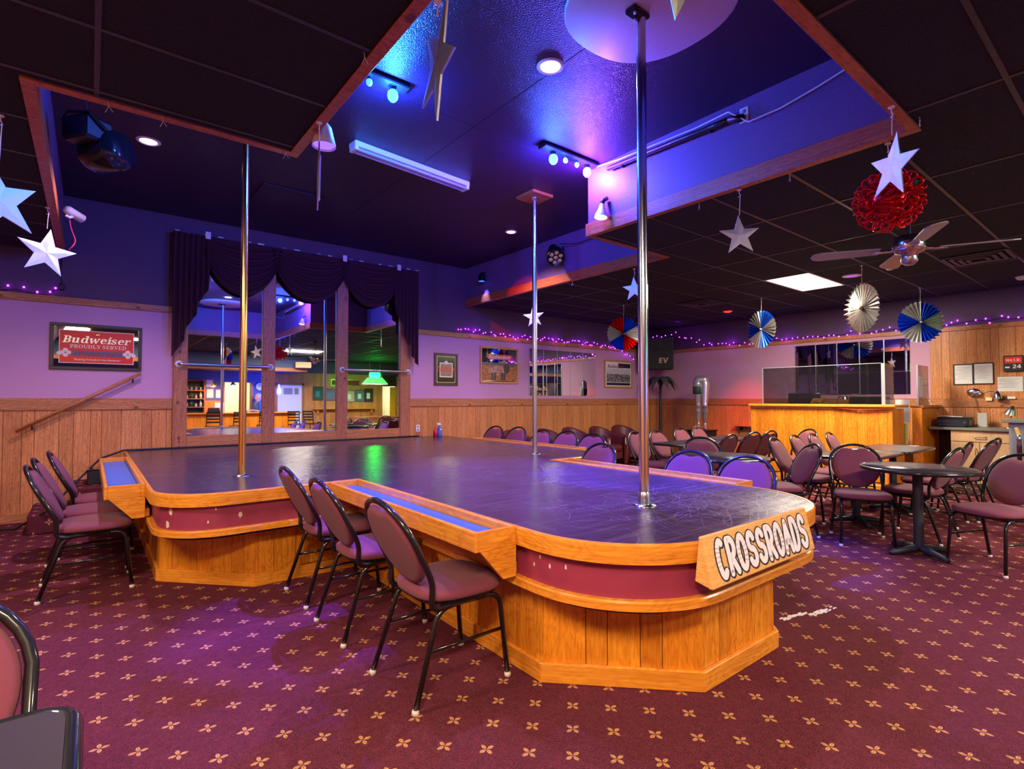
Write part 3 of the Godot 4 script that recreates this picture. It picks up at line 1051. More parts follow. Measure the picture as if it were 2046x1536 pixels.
func build_chairs():
	var g := "oval-backed banquet chairs"
	var D := "burgundy oval-backed chair, "
	# along the left side of the runway
	chair(1.37, -2.245, 1, 0, D + "nearest of the three at the runway's left rail", g)
	chair(1.36, -3.03, 1, 0, D + "middle of the three at the runway's left rail", g)
	chair(1.37, -3.69, 1, 0, D + "farthest of the three at the runway's left rail", g)
	# left end of the stage
	chair(0.03, -4.84, 1, 0, D + "nearest of three at the stage's left end", g)
	chair(0.03, -5.40, 1, 0, D + "middle of three at the stage's left end", g)
	chair(0.09, -6.00, 1, 0, D + "farthest of three at the stage's left end", g)
	# close to the camera
	chair(-0.315, -1.42, 0, 1, D + "cut off at the lower left corner behind the near table", g)
	# right end of the stage
	chair(4.95, -7.05, -1, 0.1, D + "leftmost of the two against the panelling behind the stage's right end", g)
	chair(5.05, -6.58, -1, 0.1, D + "second from the left behind the stage's right end", g)
	chair(4.85, -5.80, -1, 0, D + "half hidden by the middle pole behind the stage", g)
	chair(4.93, -5.33, -1, 0.1, D + "just right of the middle pole behind the stage", g)
	chair(4.80, -4.72, -1, 0.1, D + "behind the corner where the stage meets the runway", g)
	# right side of the runway
	chair(3.74, -3.66, -1, 0, D + "lit blue, farthest at the runway's right rail", g)
	chair(3.76, -2.62, -1, 0.1, D + "lit blue, at the right rail just beyond the front pole", g)
	chair(3.74, -2.08, -1, 0.15, D + "lit blue, nearest at the runway's right rail", g)
	# first round table
	chair(5.40, -3.28, -0.7, 0.7, D + "lit blue, on the far side of the round table by the runway", g)
	chair(5.42, -2.52, -0.75, -0.66, D + "near right of the round table by the runway", g)
	# square table by the tub chairs
	chair(5.98, -4.40, 0.05, 1, D + "behind the front pole, leftmost at the square table by the tub chairs", g)
	chair(6.45, -4.40, 0.05, 1, D + "right of the front pole, far side of the square table", g)
	chair(7.36, -4.62, 0.05, 1, D + "below the mannequin legs, left of two pale ones", g)
	chair(7.82, -4.60, 0.05, 1, D + "below the mannequin legs, right of two pale ones", g)
	chair(6.42, -3.92, 0, -1, D + "seen from behind, leftmost of three between the two tables", g)
	chair(7.16, -3.98, 0.1, -1, D + "seen from behind, middle of three in front of the red wall", g)
	chair(7.62, -3.97, 0.1, -1, D + "seen from behind, rightmost of three in front of the booth corner", g)
	chair(8.12, -3.62, -0.85, -0.5, D + "standing alone before the left half of the wooden booth", g)
	# long table in front of the booth
	chair(6.30, -2.62, 0.1, 1, D + "front left of the long table, partly behind the raked one", g)
	chair(6.93, -2.66, 0.1, 1, D + "second on the far side of the long table", g)
	chair(7.40, -2.64, 0.1, 1, D + "third on the far side of the long table", g)
	chair(7.88, -2.62, 0.1, 1, D + "last on the far side of the long table before the booth", g)
	chair(7.18, -1.72, 0, -1, D + "near side of the long table, before the dark cabinet gap", g)
	chair(7.72, -1.62, 0.1, -1, D + "near side of the long table, second before the maple cabinet", g)
	chair(8.20, -1.66, 0.1, -1, D + "near side of the long table, last before the maple cabinet", g)
	chair(6.28, -1.62, 0.1, -1, D + "low behind the right-hand round table top", g)
	# second round table
	chair(5.64, -1.86, -0.88, 0.47, D + "facing us on the left of the right-hand round table", g)
	chair(5.62, -0.93, -0.92, -0.39, D + "at the right edge of the picture beside the round table", g)
	# seen only in the big mirror
	chair(8.2, 1.6, 0.2, 1, D + "near the pool table, left one seen in the mirror", "chairs seen in the mirror")
	chair(8.9, 1.4, -0.3, 1, D + "near the pool table, middle one seen in the mirror", "chairs seen in the mirror")
	chair(9.6, 1.5, 0.1, 1, D + "near the pool table, right one seen in the mirror", "chairs seen in the mirror")

func table_base(t: Node3D, turn: float):
	part(t, "column", MB.new().smooth(1).lathe([Vector2(0.038, 0.05), Vector2(0.038, 0.70)], 20).done(), mats.cast_iron)
	part(t, "top_plate", boxm(Vector3(0.30, 0.02, 0.30), 0.004), mats.cast_iron, at(0, 0.703, 0))
	for i in 4:
		var a := turn + PI / 2 * i
		var d := Vector3(cos(a), 0, sin(a))
		var b := MB.new().smooth(1)
		var pts := []
		var rr := []
		for k in 7:
			var q := k / 6.0
			pts.append(d * (0.02 + 0.25 * q) + Vector3(0, lerpf(0.052, 0.022, pow(q, 1.2)), 0))
			rr.append(lerpf(0.034, 0.020, q))
		part(t, "foot", b.tube(pts, rr, 8).done(), mats.cast_iron)

func build_tables():
	for q in [[5.13, -2.95, 0.45, "round black-edged table top near the runway's right side"], [5.60, -1.42, 0.425, "round black-edged pedestal table at the right, nearest the camera"]]:
		var t := thing("round_table", q[3], "table", Vector3(q[0], 0, q[1]), 0, "pedestal tables")
		var R: float = q[2]
		part(t, "table_top", MB.new().smooth(1).lathe([Vector2(0, 0.714), Vector2(R - 0.03, 0.714), Vector2(R - 0.03, 0.741), Vector2(0, 0.741)], 48).done(), mats.table_laminate)
		var ring := []
		for k in 64:
			ring.append(Vector3(cos(TAU * k / 64) * (R - 0.018), 0.7275, sin(TAU * k / 64) * (R - 0.018)))
		part(t, "edge_band", MB.new().smooth(1).tube(ring, 0.0165, 8, true).done(), mats.black_enamel)
		table_base(t, 0.55)
	for q in [[6.48, -2.19, 1.08, 0.62, "left half of the long dark table in front of the wooden booth"], [7.60, -2.17, 1.08, 0.62, "right half of the long dark table in front of the wooden booth"], [6.50, -4.14, 1.18, 0.62, "dark table between the tub chairs and the booth, left of a pair"], [7.62, -4.30, 0.98, 0.60, "dark table by the booth corner, right of a pair"], [-0.39, -0.98, 0.78, 0.78, "near table corner with rounded black edge at the lower left"], [9.1, 2.2, 0.8, 0.7, "small dark table near the pool table, seen in the mirror"]]:
		var t := thing("square_table", q[4], "table", Vector3(q[0], 0, q[1]), 0, "pedestal tables")
		var p := rounded_rect(q[2] - 0.05, q[3] - 0.05, 0.05)
		part(t, "table_top", MB.new().prism(p, 0.713, 0.741).done(), mats.table_laminate)
		var e := []
		for v in rounded_rect(q[2] - 0.03, q[3] - 0.03, 0.06, 6):
			e.append(Vector3(v.x, 0.7275, v.y))
		part(t, "edge_band", MB.new().smooth(1).tube(e, 0.0165, 8, true).done(), mats.black_enamel)
		table_base(t, 0.78)

func make_tub() -> Node3D:
	# barrel chair, faces +z
	var t := Node3D.new()
	var b := MB.new().smooth(1)
	var path := []
	for i in 6:
		path.append([Vector2(-0.265, 0.30 - 0.06 * i), lerpf(0.60, 0.66, i / 5.0)])
	for i in range(1, 14):
		var a := PI + PI * i / 14.0
		path.append([Vector2(cos(a) * 0.265, sin(a) * 0.27), 0.66 + 0.13 * sin(PI * i / 14.0)])
	for i in 6:
		path.append([Vector2(0.265, 0.06 * i), lerpf(0.66, 0.60, i / 5.0)])
	var rings := []
	for i in path.size():
		var p: Vector2 = path[i][0]
		var a: Vector2 = path[maxi(0, i - 1)][0]
		var c: Vector2 = path[mini(path.size() - 1, i + 1)][0]
		var tn := (c - a).normalized()
		var n := Vector2(tn.y, -tn.x)
		var h: float = path[i][1]
		var ring := []
		for q in [[0.045, 0.06], [0.05, 0.3], [0.05, h - 0.04], [0.038, h - 0.012], [0.0, h], [-0.038, h - 0.012], [-0.05, h - 0.04], [-0.05, 0.3], [-0.045, 0.06]]:
			ring.append(Vector3(p.x + n.x * q[0], q[1], p.y + n.y * q[0]))
		rings.append(ring)
	for i in rings.size() - 1:
		for k in 9:
			b.quad(rings[i][k], rings[i + 1][k], rings[i + 1][(k + 1) % 9], rings[i][(k + 1) % 9])
	for e in [0, rings.size() - 1]:
		for k in range(1, 8):
			b.tri(rings[e][0], rings[e][k], rings[e][k + 1])
	part(t, "barrel_back", b.done(), mats.tub_vinyl)
	part(t, "seat_cushion", MB.new().smooth(1).puff(rounded_rect(0.44, 0.50, 0.08), [Vector2(0.02, 0.31), Vector2(0, 0.33), Vector2(0, 0.40), Vector2(0.02, 0.43), Vector2(0.08, 0.445)]).done(), mats.tub_vinyl, at(0, 0, 0.045))
	part(t, "front_panel", boxm(Vector3(0.44, 0.16, 0.04), 0.01), mats.tub_vinyl, at(0, 0.24, 0.24))
	for s in [-1, 1]:
		for z in [-0.18, 0.25]:
			part(t, "foot", MB.new().smooth(1).lathe([Vector2(0.018, 0), Vector2(0.024, 0.065)], 8).done(), mats.black_plastic, at(s * 0.2, 0, z))
		# worn patch on the arm front where the pale lining shows
		var poly := PackedVector2Array()
		for k in 8:
			var a := TAU * k / 8
			poly.append(Vector2(cos(a) * 0.018, sin(a) * 0.075) * (0.7 + 0.5 * fposmod(k * 0.37 + 0.2 * s, 1.0)))
		part(t, "worn_patch", MB.new().prism(poly, 0, 0.002, Transform3D(Basis(Vector3(1, 0, 0), Vector3(0, 0, 1), Vector3(0, 1, 0)), Vector3(s * 0.265, 0.50, 0.3))).done(), mat("lining", Color8(216, 176, 140), 0.8))
	return t

func build_tubs():
	var words := ["first burgundy tub chair from the left along the panelled wall, behind the middle pole", "second burgundy tub chair from the left along the panelled wall", "third burgundy tub chair along the panelled wall", "fourth burgundy tub chair along the panelled wall, left of the front pole", "burgundy tub chair in the corner below the hanging loudspeaker"]
	var first: Node3D
	for i in 5:
		var t: Node3D
		if first == null:
			first = make_tub()
			t = first
		else:
			t = first.duplicate()
		t.name = numbered("tub_chair")
		add_child(t)
		t.position = Vector3(5.85 + 0.71 * i, 0, -7.12 + 0.04 * (i % 2))
		t.rotation.y = [0.25, 0.15, 0.12, 0.1, -0.1][i]
		tag(t, words[i], "armchair", "burgundy tub chairs")

func frame(t: Node3D, w: float, h: float, bar: float, depth: float, m: Material):
	# picture frame in the plane z = 0, facing +z
	for s in [-1, 1]:
		pbox(t, "frame", Vector3(0, s * (h - bar) / 2, depth / 2), Vector3(w, bar, depth), m, 0.004)
		pbox(t, "frame", Vector3(s * (w - bar) / 2, 0, depth / 2), Vector3(bar, h - 2 * bar, depth), m, 0.004)

func label_text(t: Node, s: String, p: Vector3, size: float, m: Material, sx := 1.0, shear := 0.0, serif := true, depth := 0.002):
	var b := Basis(Vector3(sx, 0, 0), Vector3(shear, 1, 0), Vector3(0, 0, 1))
	part(t, "lettering", text(s, size, depth, serif), m, Transform3D(b, p))

func build_mirror_wall():
	# timber frame, three mirror panes, two grab bars
	var t := thing("wall_mirror", "tall three-bay wall mirror in knotty pine posts behind the stage", "mirror", Vector3(0, 0, ZA))
	var posts := [[0.80, 0.955], [1.83, 1.99], [2.85, 3.02], [3.88, 4.06]]
	for p in posts:
		span(t, "post", Vector3(p[0], 0.72, 0.0), Vector3(p[1], 3.36, 0.055), mats.trim_up, 0.005)
	span(t, "bottom_rail", Vector3(0.955, 0.72, 0.0), Vector3(3.88, 0.865, 0.05), mats.trim_across, 0.005)
	span(t, "top_rail", Vector3(0.955, 3.22, 0.0), Vector3(3.88, 3.36, 0.05), mats.trim_across, 0.005)
	for i in 3:
		var x0: float = posts[i][1]
		var x1: float = posts[i + 1][0]
		var n := Vector3(0.0117, 0.0068, 1).normalized()
		var ux := Vector3.UP.cross(n).normalized()
		part(t, "mirror_pane", boxm(Vector3(x1 - x0 + 0.02, 2.40, 0.006)), mats.mirror, Transform3D(Basis(ux, n.cross(ux), n), Vector3((x0 + x1) / 2, 2.06, 0.022)))
	for q in [[0.86, 1.93], [2.93, 4.01]]:
		var g := thing("grab_bar", "steel grab bar across the %s bay of the wall mirror" % ("left" if q[0] < 2 else "right"), "rail", Vector3(0, 1.765, ZA + 0.055), 0, "grab bars on the mirror")
		part(g, "bar", MB.new().smooth(1).tube(bend([Vector3(q[0], 0, 0.0), Vector3(q[0], 0, 0.06), Vector3(q[1], 0, 0.06), Vector3(q[1], 0, 0.0)], 0.045, 6), 0.017, 10).done(), mats.steel)
		for s in [0, 1]:
			part(g, "flange", MB.new().smooth(1).lathe([Vector2(0, 0), Vector2(0.045, 0), Vector2(0.043, 0.008), Vector2(0.02, 0.014)], 18, Transform3D(Basis(Vector3.RIGHT, PI / 2), Vector3(q[s], 0, 0.001))).done(), mats.white_plastic)

	# curtain: three swags and two tails
	var c := thing("curtain_swag", "dark plum velvet valance with three swags and side tails over the mirror", "curtain", Vector3(0, 0, ZA + 0.065))
	part(c, "curtain_board", boxm(Vector3(3.38, 0.03, 0.05), 0.004), mats.wall_plum, at(2.455, 3.395, 0.02))
	for q in [[1.08, 2.04, 0.68, -0.08], [1.92, 2.98, 0.66, 0.05], [2.88, 3.86, 0.64, 0.05]]:
		var b := MB.new().smooth(1)
		var nu := 26
		var nv := 34
		var grid := []
		for j in nv + 1:
			var row := []
			for i in nu + 1:
				var u := float(i) / nu
				var v := float(j) / nv
				var sag: float = q[2] * pow(sin(PI * u), 0.5) + 0.03
				var fold := 0.034 * sin(v * 7.0 * TAU * 0.95) * smoothstep(0.0, 0.12, v) * (0.4 + 0.6 * sin(PI * u))
				var pleat := 0.012 * sin(u * 11 * TAU) * (1.0 - smoothstep(0.0, 0.3, v))
				row.append(Vector3(lerpf(q[0], q[1], u), 3.405 - v * sag - q[3] * 0, 0.055 + fold + pleat + 0.03 * sin(PI * v) * sin(PI * u)))
			grid.append(row)
		for j in nv:
			for i in nu:
				b.quad(grid[j + 1][i], grid[j + 1][i + 1], grid[j][i + 1], grid[j][i])
		part(c, "swag", b.done(), mats.velvet)
	for q in [[0.77, 1.17, 1], [4.16, 3.74, -1]]:
		var b := MB.new().smooth(1)
		var nu := 40
		var nv := 16
		var grid := []
		for j in nv + 1:
			var row := []
			for i in nu + 1:
				var u := float(i) / nu
				var v := float(j) / nv
				var steps := floorf(u * 3.0 + 0.001) / 3.0
				var len := lerpf(1.56, 0.55, lerpf(u, steps, 0.35))
				row.append(Vector3(lerpf(q[0], q[1], u), 3.405 - v * len, 0.062 + 0.030 * sin(u * 6.5 * TAU) * (0.6 + 0.4 * v)))
			grid.append(row)
		for j in nv:
			for i in nu:
				if q[2] > 0:
					b.quad(grid[j + 1][i], grid[j + 1][i + 1], grid[j][i + 1], grid[j][i])
				else:
					b.quad(grid[j + 1][i + 1], grid[j + 1][i], grid[j][i], grid[j][i + 1])
		part(c, "tail", b.done(), mats.velvet)
	for x in [1.14, 2.915, 3.79]:
		span(c, "white_bracket", Vector3(x - 0.03, 3.36, 0.10), Vector3(x + 0.03, 3.45, 0.112), mats.white_plastic, 0.002)
	rng.seed = 4
	for i in 22:
		var x := 0.82 + 3.3 * i / 21.0
		if i % 3 != 1:
			span(c, "header_tape", Vector3(x - 0.035, 3.402 + rng.randf_range(0, 0.008), 0.085), Vector3(x + rng.randf_range(0.0, 0.05), 3.412 + rng.randf_range(0, 0.008), 0.092), mats.white_plastic)

func build_pictures():
	# mirror sign above the handrail
	var t := thing("framed_sign", "framed mirror sign with a bright red printed panel above the handrail", "sign", Vector3(0.06, 1.925, ZA))
	frame(t, 0.84, 0.525, 0.035, 0.025, mat("frame_dark", Color8(58, 46, 44), 0.35))
	pbox(t, "mirror_back", Vector3(0, 0, 0.008), Vector3(0.78, 0.46, 0.006), mats.mirror)
	var red := mat("print_red", Color8(222, 34, 22), 0.35)
	var cream := mat("print_cream", Color8(240, 224, 190), 0.45)
	pbox(t, "gold_border", Vector3(0, 0, 0.012), Vector3(0.685, 0.375, 0.001), cream)
	pbox(t, "red_panel", Vector3(0, 0, 0.0125), Vector3(0.67, 0.36, 0.002), red)
	label_text(t, "Budweiser", Vector3(0, 0.08, 0.014), 0.104, mats.foil_silver, 1.12, 0.25)
	label_text(t, "PROUDLY SERVED", Vector3(0.01, 0.004, 0.014), 0.053, cream, 1.05)
	part(t, "scroll", MB.new().prism(PackedVector2Array([Vector2(-0.25, 0), Vector2(-0.23, 0.03), Vector2(0.25, 0.03), Vector2(0.27, 0), Vector2(0.25, -0.03), Vector2(-0.23, -0.03)]), 0, 0.0015, Transform3D(Basis(Vector3.RIGHT, Vector3(0, 0, 1), Vector3(0, 1, 0)), Vector3(0, -0.075, 0.0137))).done(), mat("print_slate", Color8(96, 82, 104), 0.35))
	label_text(t, "Rapid City", Vector3(0, -0.078, 0.0155), 0.05, mat("print_crimson", Color8(150, 20, 44), 0.4), 1.3, 0.2)
	label_text(t, "\"Making Friends Is Our Business\"", Vector3(0.0, -0.145, 0.014), 0.026, cream, 1.0, 0.2)
	var b := MB.new().smooth(1)
	for s in [-1, 1]:
		for k in [[0.0, 0.028], [0.03, 0.0], [0.0, -0.03], [-0.03, 0.0], [-0.055, -0.012]]:
			b.ball(Vector3(s * (0.285 - k[0] * 1.0), -0.07 + k[1], 0.014), Vector3(0.026, 0.024, 0.003), 10, 4)
	part(t, "hop_cones", b.done(), cream)
	part(t, "crest", MB.new().smooth(1).ball(Vector3(0.0, 0.145, 0.014), Vector3(0.024, 0.022, 0.003), 10, 4).done(), mats.brass)
	# small dark sign with red script
	t = thing("framed_sign", "small dark-framed mirror sign with red script on a cream label", "sign", Vector3(4.757, 1.835, ZA))
	frame(t, 0.47, 0.55, 0.04, 0.022, mat("frame_walnut", Color8(74, 42, 36), 0.4))
	pbox(t, "mirror_back", Vector3(0, 0, 0.008), Vector3(0.39, 0.47, 0.006), mat("tinted_mirror", Color8(120, 124, 110), 0.12, 1.0))
	for s in [-1, 1]:
		pbox(t, "gold_line", Vector3(s * 0.18, 0, 0.0115), Vector3(0.008, 0.45, 0.001), cream)
		pbox(t, "gold_line", Vector3(0, s * 0.222, 0.0115), Vector3(0.36, 0.008, 0.001), cream)
	pbox(t, "cream_label", Vector3(0.0, -0.01, 0.0120), Vector3(0.26, 0.25, 0.002), cream)
	pbox(t, "label_field", Vector3(0.0, -0.01, 0.0126), Vector3(0.225, 0.21, 0.0012), mat("print_olive", Color8(150, 142, 96), 0.4))
	part(t, "label_seal", MB.new().smooth(1).ball(Vector3(0, 0.115, 0.0125), Vector3(0.04, 0.035, 0.003), 12, 4).done(), cream)
	label_text(t, "Miller", Vector3(0, 0.0, 0.0145), 0.115, red, 1.0, 0.3)
	label_text(t, "GENUINE", Vector3(0, -0.095, 0.0145), 0.035, red, 1.0)
	# wildlife print with a brewery script
	t = thing("framed_print", "light oak frame with a wildlife print and white script on red", "picture", Vector3(5.905, 1.95, ZA))
	frame(t, 0.88, 0.675, 0.038, 0.022, mat("frame_oak", Color8(196, 138, 78), 0.4))
	pbox(t, "mirror_back", Vector3(0, 0, 0.008), Vector3(0.81, 0.60, 0.006), mats.mirror)
	var im := Image.create(128, 96, false, Image.FORMAT_RGBA8)
	var nz := noise(88, 0.06, 3)
	for y in 96:
		for x in 128:
			var u := x / 128.0
			var v := y / 96.0
			var k := nz.get_noise_2d(x, y)
			var c := Color8(196, 128, 66).lerp(Color8(150, 90, 48), clampf(0.5 + k, 0, 1))
			if v < 0.16 + 0.05 * k:
				c = Color8(120, 96, 84).lerp(Color8(84, 72, 70), clampf(0.5 + nz.get_noise_2d(x * 4, y), 0, 1))
			var body := pow((u - 0.42) / 0.24, 2) + pow((v - 0.42) / 0.28, 2)
			if body < 1.0 + 0.2 * k:
				c = Color8(206, 164, 132).lerp(Color8(160, 104, 76), clampf(0.4 + k, 0, 1))
			if pow((u - 0.70) / 0.09, 2) + pow((v - 0.30) / 0.30, 2) < 1.0:
				c = Color8(70, 58, 58)
			for lx in [0.28, 0.36, 0.56, 0.63]:
				if absf(u - lx) < 0.03 and v > 0.55 and v < 0.95:
					c = Color8(80, 64, 60)
			im.set_pixel(x, y, c)
	var pm := mat("wildlife_print", Color.WHITE, 0.3)
	pm.albedo_texture = tex(im)
	var qm := QuadMesh.new()
	qm.size = Vector2(0.79, 0.33)
	part(t, "print", qm, pm, at(0, -0.12, 0.0125))
	part(t, "red_banner", MB.new().prism(PackedVector2Array([Vector2(-0.30, 0.0), Vector2(-0.25, 0.05), Vector2(0.28, 0.045), Vector2(0.33, -0.01), Vector2(0.27, -0.05), Vector2(-0.24, -0.045)]), 0, 0.0015, Transform3D(Basis(Vector3.RIGHT, Vector3(0, 0, 1), Vector3(0, 1, 0)), Vector3(-0.01, 0.15, 0.0112))).done(), red)
	label_text(t, "Budweiser", Vector3(0, 0.15, 0.014), 0.088, mats.paper, 1.1, 0.3)
	# small black and white print
	t = thing("framed_print", "small oak-framed black and white print with dark red script by the corner", "picture", Vector3(9.235, 1.885, ZA))
	frame(t, 0.94, 0.62, 0.04, 0.022, mats.frame_oak)
	pbox(t, "mount", Vector3(0, 0, 0.008), Vector3(0.87, 0.55, 0.006), mats.paper)
	im = Image.create(96, 48, false, Image.FORMAT_RGBA8)
	for y in 48:
		for x in 96:
			var k := nz.get_noise_2d(x * 3, y * 3 + 500)
			var v := 0.75 + 0.2 * k
			if y > 14 and y < 38 and k > -0.12:
				v = 0.18 + 0.3 * clampf(nz.get_noise_2d(x * 7, y * 7) + 0.3, 0, 1)
			if y > 40:
				v = 0.15
			im.set_pixel(x, y, Color(v, v, v))
	pm = mat("grey_print", Color.WHITE, 0.3)
	pm.albedo_texture = tex(im)
	qm = QuadMesh.new()
	qm.size = Vector2(0.80, 0.36)
	part(t, "print", qm, pm, at(0, -0.07, 0.0125))
	pbox(t, "dark_band", Vector3(0.2, 0.19, 0.0125), Vector3(0.42, 0.10, 0.001), mats.ink)
	label_text(t, "Budweiser", Vector3(-0.1, 0.165, 0.014), 0.1, mats.print_crimson, 1.0, 0.3)

	# mirror strips on the far wall and behind the booth
	t = thing("strip_mirror", "wall mirror of narrow vertical strips between the two oak frames", "mirror", Vector3(0, 0, ZA))
	var xs := [6.62, 6.99, 7.36, 7.73, 8.10, 8.49]
	for i in 5:
		part(t, "mirror_strip", boxm(Vector3(xs[i + 1] - xs[i] - 0.014, 0.91, 0.006), 0.002), mats.mirror, Transform3D(Basis(Vector3.UP, [0.006, -0.004, 0.003, -0.006, 0.004][i]), Vector3((xs[i] + xs[i + 1]) / 2, 1.85, 0.008)))
		span(t, "strip_edge", Vector3(xs[i] - 0.007, 1.395, 0.001), Vector3(xs[i] + 0.007, 2.305, 0.012), mats.mirror_edge)
	t = thing("strip_mirror", "wall mirror of tall narrow strips behind the wooden booth", "mirror", Vector3(XB, 0, 0))
	var zs := [-4.58, -4.21, -3.85, -3.49, -3.12, -2.75]
	for i in 5:
		part(t, "mirror_strip", boxm(Vector3(0.006, 0.93, zs[i + 1] - zs[i] - 0.014), 0.002), mats.mirror, Transform3D(Basis(Vector3.UP, [0.004, -0.006, 0.005, -0.003, 0.006][i]), Vector3(-0.008, 1.875, (zs[i] + zs[i + 1]) / 2)))
		span(t, "strip_edge", Vector3(-0.012, 1.41, zs[i] - 0.007), Vector3(-0.001, 2.34, zs[i] + 0.007), mats.mirror_edge)

	# handrail
	t = thing("handrail", "sloping wooden handrail on the wall left of the stage", "rail", Vector3(0, 0, ZA))
	var a := Vector3(-0.615, 0.985, 0.085)
	var c := Vector3(0.47, 1.635, 0.085)
	part(t, "rail", MB.new().smooth(1).tube([a, a.lerp(c, 0.5), c], 0.02, 10).done(), mats.trim_across)
	for k in [0.12, 0.93]:
		var p := a.lerp(c, k)
		part(t, "bracket", MB.new().smooth(1).tube(bend([p, p + Vector3(0, -0.06, 0), p + Vector3(0, -0.06, -0.08)], 0.03), 0.008, 8).done(), mats.black_metal)
	# outlets on the panelling
	outlet("wall_outlet", "white power outlet on the panelling right of the mirror", Vector3(4.225, 0.85, ZA + 0.003), 0)

func outlet(n: String, label: String, p: Vector3, turn: float):
	var t := thing(n, label, "outlet", p, turn)
	pbox(t, "plate", Vector3(0, 0, 0.003), Vector3(0.07, 0.115, 0.006), mats.white_plastic, 0.002)
	for s in [-1, 1]:
		part(t, "socket", MB.new().smooth(1).lathe([Vector2(0, 0), Vector2(0.017, 0), Vector2(0.016, 0.003), Vector2(0, 0.003)], 12, Transform3D(Basis(Vector3.RIGHT, PI / 2), Vector3(0, s * 0.026, 0.006))).done(), mat("socket_grey", Color8(150, 148, 146), 0.5))

func fairy(label: String, pts: Array, seed_: int, n: int, lights: int):
	# fairy-light string along a path, bulbs scattered either side of the wire
	var t := thing("string_lights", label, "string lights", Vector3.ZERO, 0, "purple fairy lights")
	rng.seed = seed_
	var path := []
	for i in pts.size() - 1:
		var k := maxi(2, int((pts[i + 1] - pts[i]).length() / 0.12))
		for j in k:
			var p: Vector3 = pts[i].lerp(pts[i + 1], float(j) / k)
			path.append(p + Vector3(0, rng.randf_range(-0.02, 0.02), 0))
	path.append(pts[pts.size() - 1])
	part(t, "wire", MB.new().tube(path, 0.004, 5).done(), mats.black_plastic)
	if not cache.has("bulb"):
		cache.bulb = MB.new().smooth(1).ball(Vector3.ZERO, Vector3(0.010, 0.011, 0.010), 8, 6).done()
	var g := glow("fairy_bulb", Color(0.72, 0.16, 1.0), 9.0)
	for i in n:
		var f := (i + rng.randf() * 0.7) / n * (path.size() - 1)
		var p: Vector3 = path[int(f)].lerp(path[mini(int(f) + 1, path.size() - 1)], fposmod(f, 1.0))
		part(t, "bulb", cache.bulb, g, Transform3D(Basis(), p + Vector3(rng.randf_range(-0.01, 0.01), rng.randf_range(-0.035, 0.045), rng.randf_range(-0.01, 0.01))))
	for i in lights:
		var p: Vector3 = path[int((i + 0.5) / lights * (path.size() - 1))]
		omni(t, p + Vector3(0, 0.02, 0) + (Vector3(-0.07, 0, 0) if p.x > XB - 0.2 else Vector3(0, 0, 0.07)), Color(0.66, 0.12, 1.0), 0.012, 0.012)

func build_strings():
	var y := 2.50
	fairy("purple fairy lights along the rail above the framed prints", [Vector3(4.96, 2.53, ZA + 0.03), Vector3(6.2, y, ZA + 0.03), Vector3(7.3, 2.51, ZA + 0.03), Vector3(8.4, 2.50, ZA + 0.03), Vector3(9.2, 2.47, ZA + 0.03), Vector3(9.75, 2.25, ZA + 0.05)], 3, 62, 5)
	fairy("purple fairy lights draped over the loudspeaker and along the booth wall", [Vector3(9.78, 2.70, -7.30), Vector3(10.15, 2.78, -6.95), Vector3(XB - 0.03, 2.52, -6.4), Vector3(XB - 0.03, 2.46, -5.6), Vector3(XB - 0.03, 2.50, -4.6), Vector3(XB - 0.03, 2.50, -3.6), Vector3(XB - 0.03, 2.50, -2.5), Vector3(XB - 0.03, 2.52, -1.5), Vector3(XB - 0.03, 2.50, -0.6)], 9, 74, 6)
	fairy("short run of purple fairy lights above the rail at the left edge", [Vector3(-2.2, 2.51, ZA + 0.03), Vector3(-1.2, 2.50, ZA + 0.03), Vector3(-0.38, 2.49, ZA + 0.03), Vector3(-0.29, 2.56, ZA + 0.03)], 14, 16, 1)
	var t := thing("power_adapter", "small black plug adapter above the rail at the end of the fairy lights", "adapter", Vector3(-0.27, 2.585, ZA))
	pbox(t, "body", Vector3(0, 0, 0.025), Vector3(0.05, 0.07, 0.05), mats.black_plastic, 0.008)
	part(t, "cord", MB.new().smooth(1).tube([Vector3(0, 0.03, 0.02), Vector3(-0.01, 0.2, 0.012), Vector3(0, 0.38, 0.012)], 0.004, 6).done(), mats.black_plastic)

func pole(label: String, x: float, z: float, top: float, r: float, m: Material, sleeve: bool, wood_plate: bool) -> Node3D:
	var t := thing("dance_pole", label, "pole", Vector3(x, 0.7195, z), 0, "dance poles")
	part(t, "tube", MB.new().smooth(1).lathe([Vector2(r, 0.0), Vector2(r, top - 0.7195)], 24).done(), m)
	part(t, "floor_flange", MB.new().smooth(1).lathe([Vector2(0, 0.0), Vector2(r * 2.5, 0.0), Vector2(r * 2.4, 0.006), Vector2(r * 1.2, 0.013), Vector2(r, 0.016)], 28).done(), mats.chrome)
	if sleeve:
		part(t, "sleeve", MB.new().smooth(1).lathe([Vector2(r, 0.0), Vector2(r * 1.24, 0.004), Vector2(r * 1.24, 0.065), Vector2(r, 0.08)], 24).done(), mats.steel)
	if wood_plate:
		part(t, "ceiling_plate", boxm(Vector3(0.30, 0.035, 0.30), 0.004), mats.ceiling_trim, at(0, top - 0.7195 - 0.012, 0))
		part(t, "ceiling_flange", MB.new().smooth(1).lathe([Vector2(r, -0.02), Vector2(r * 1.8, 0), Vector2(r * 1.8, 0.01)], 20).done(), mats.chrome, at(0, top - 0.7195 - 0.04, 0))
	return t

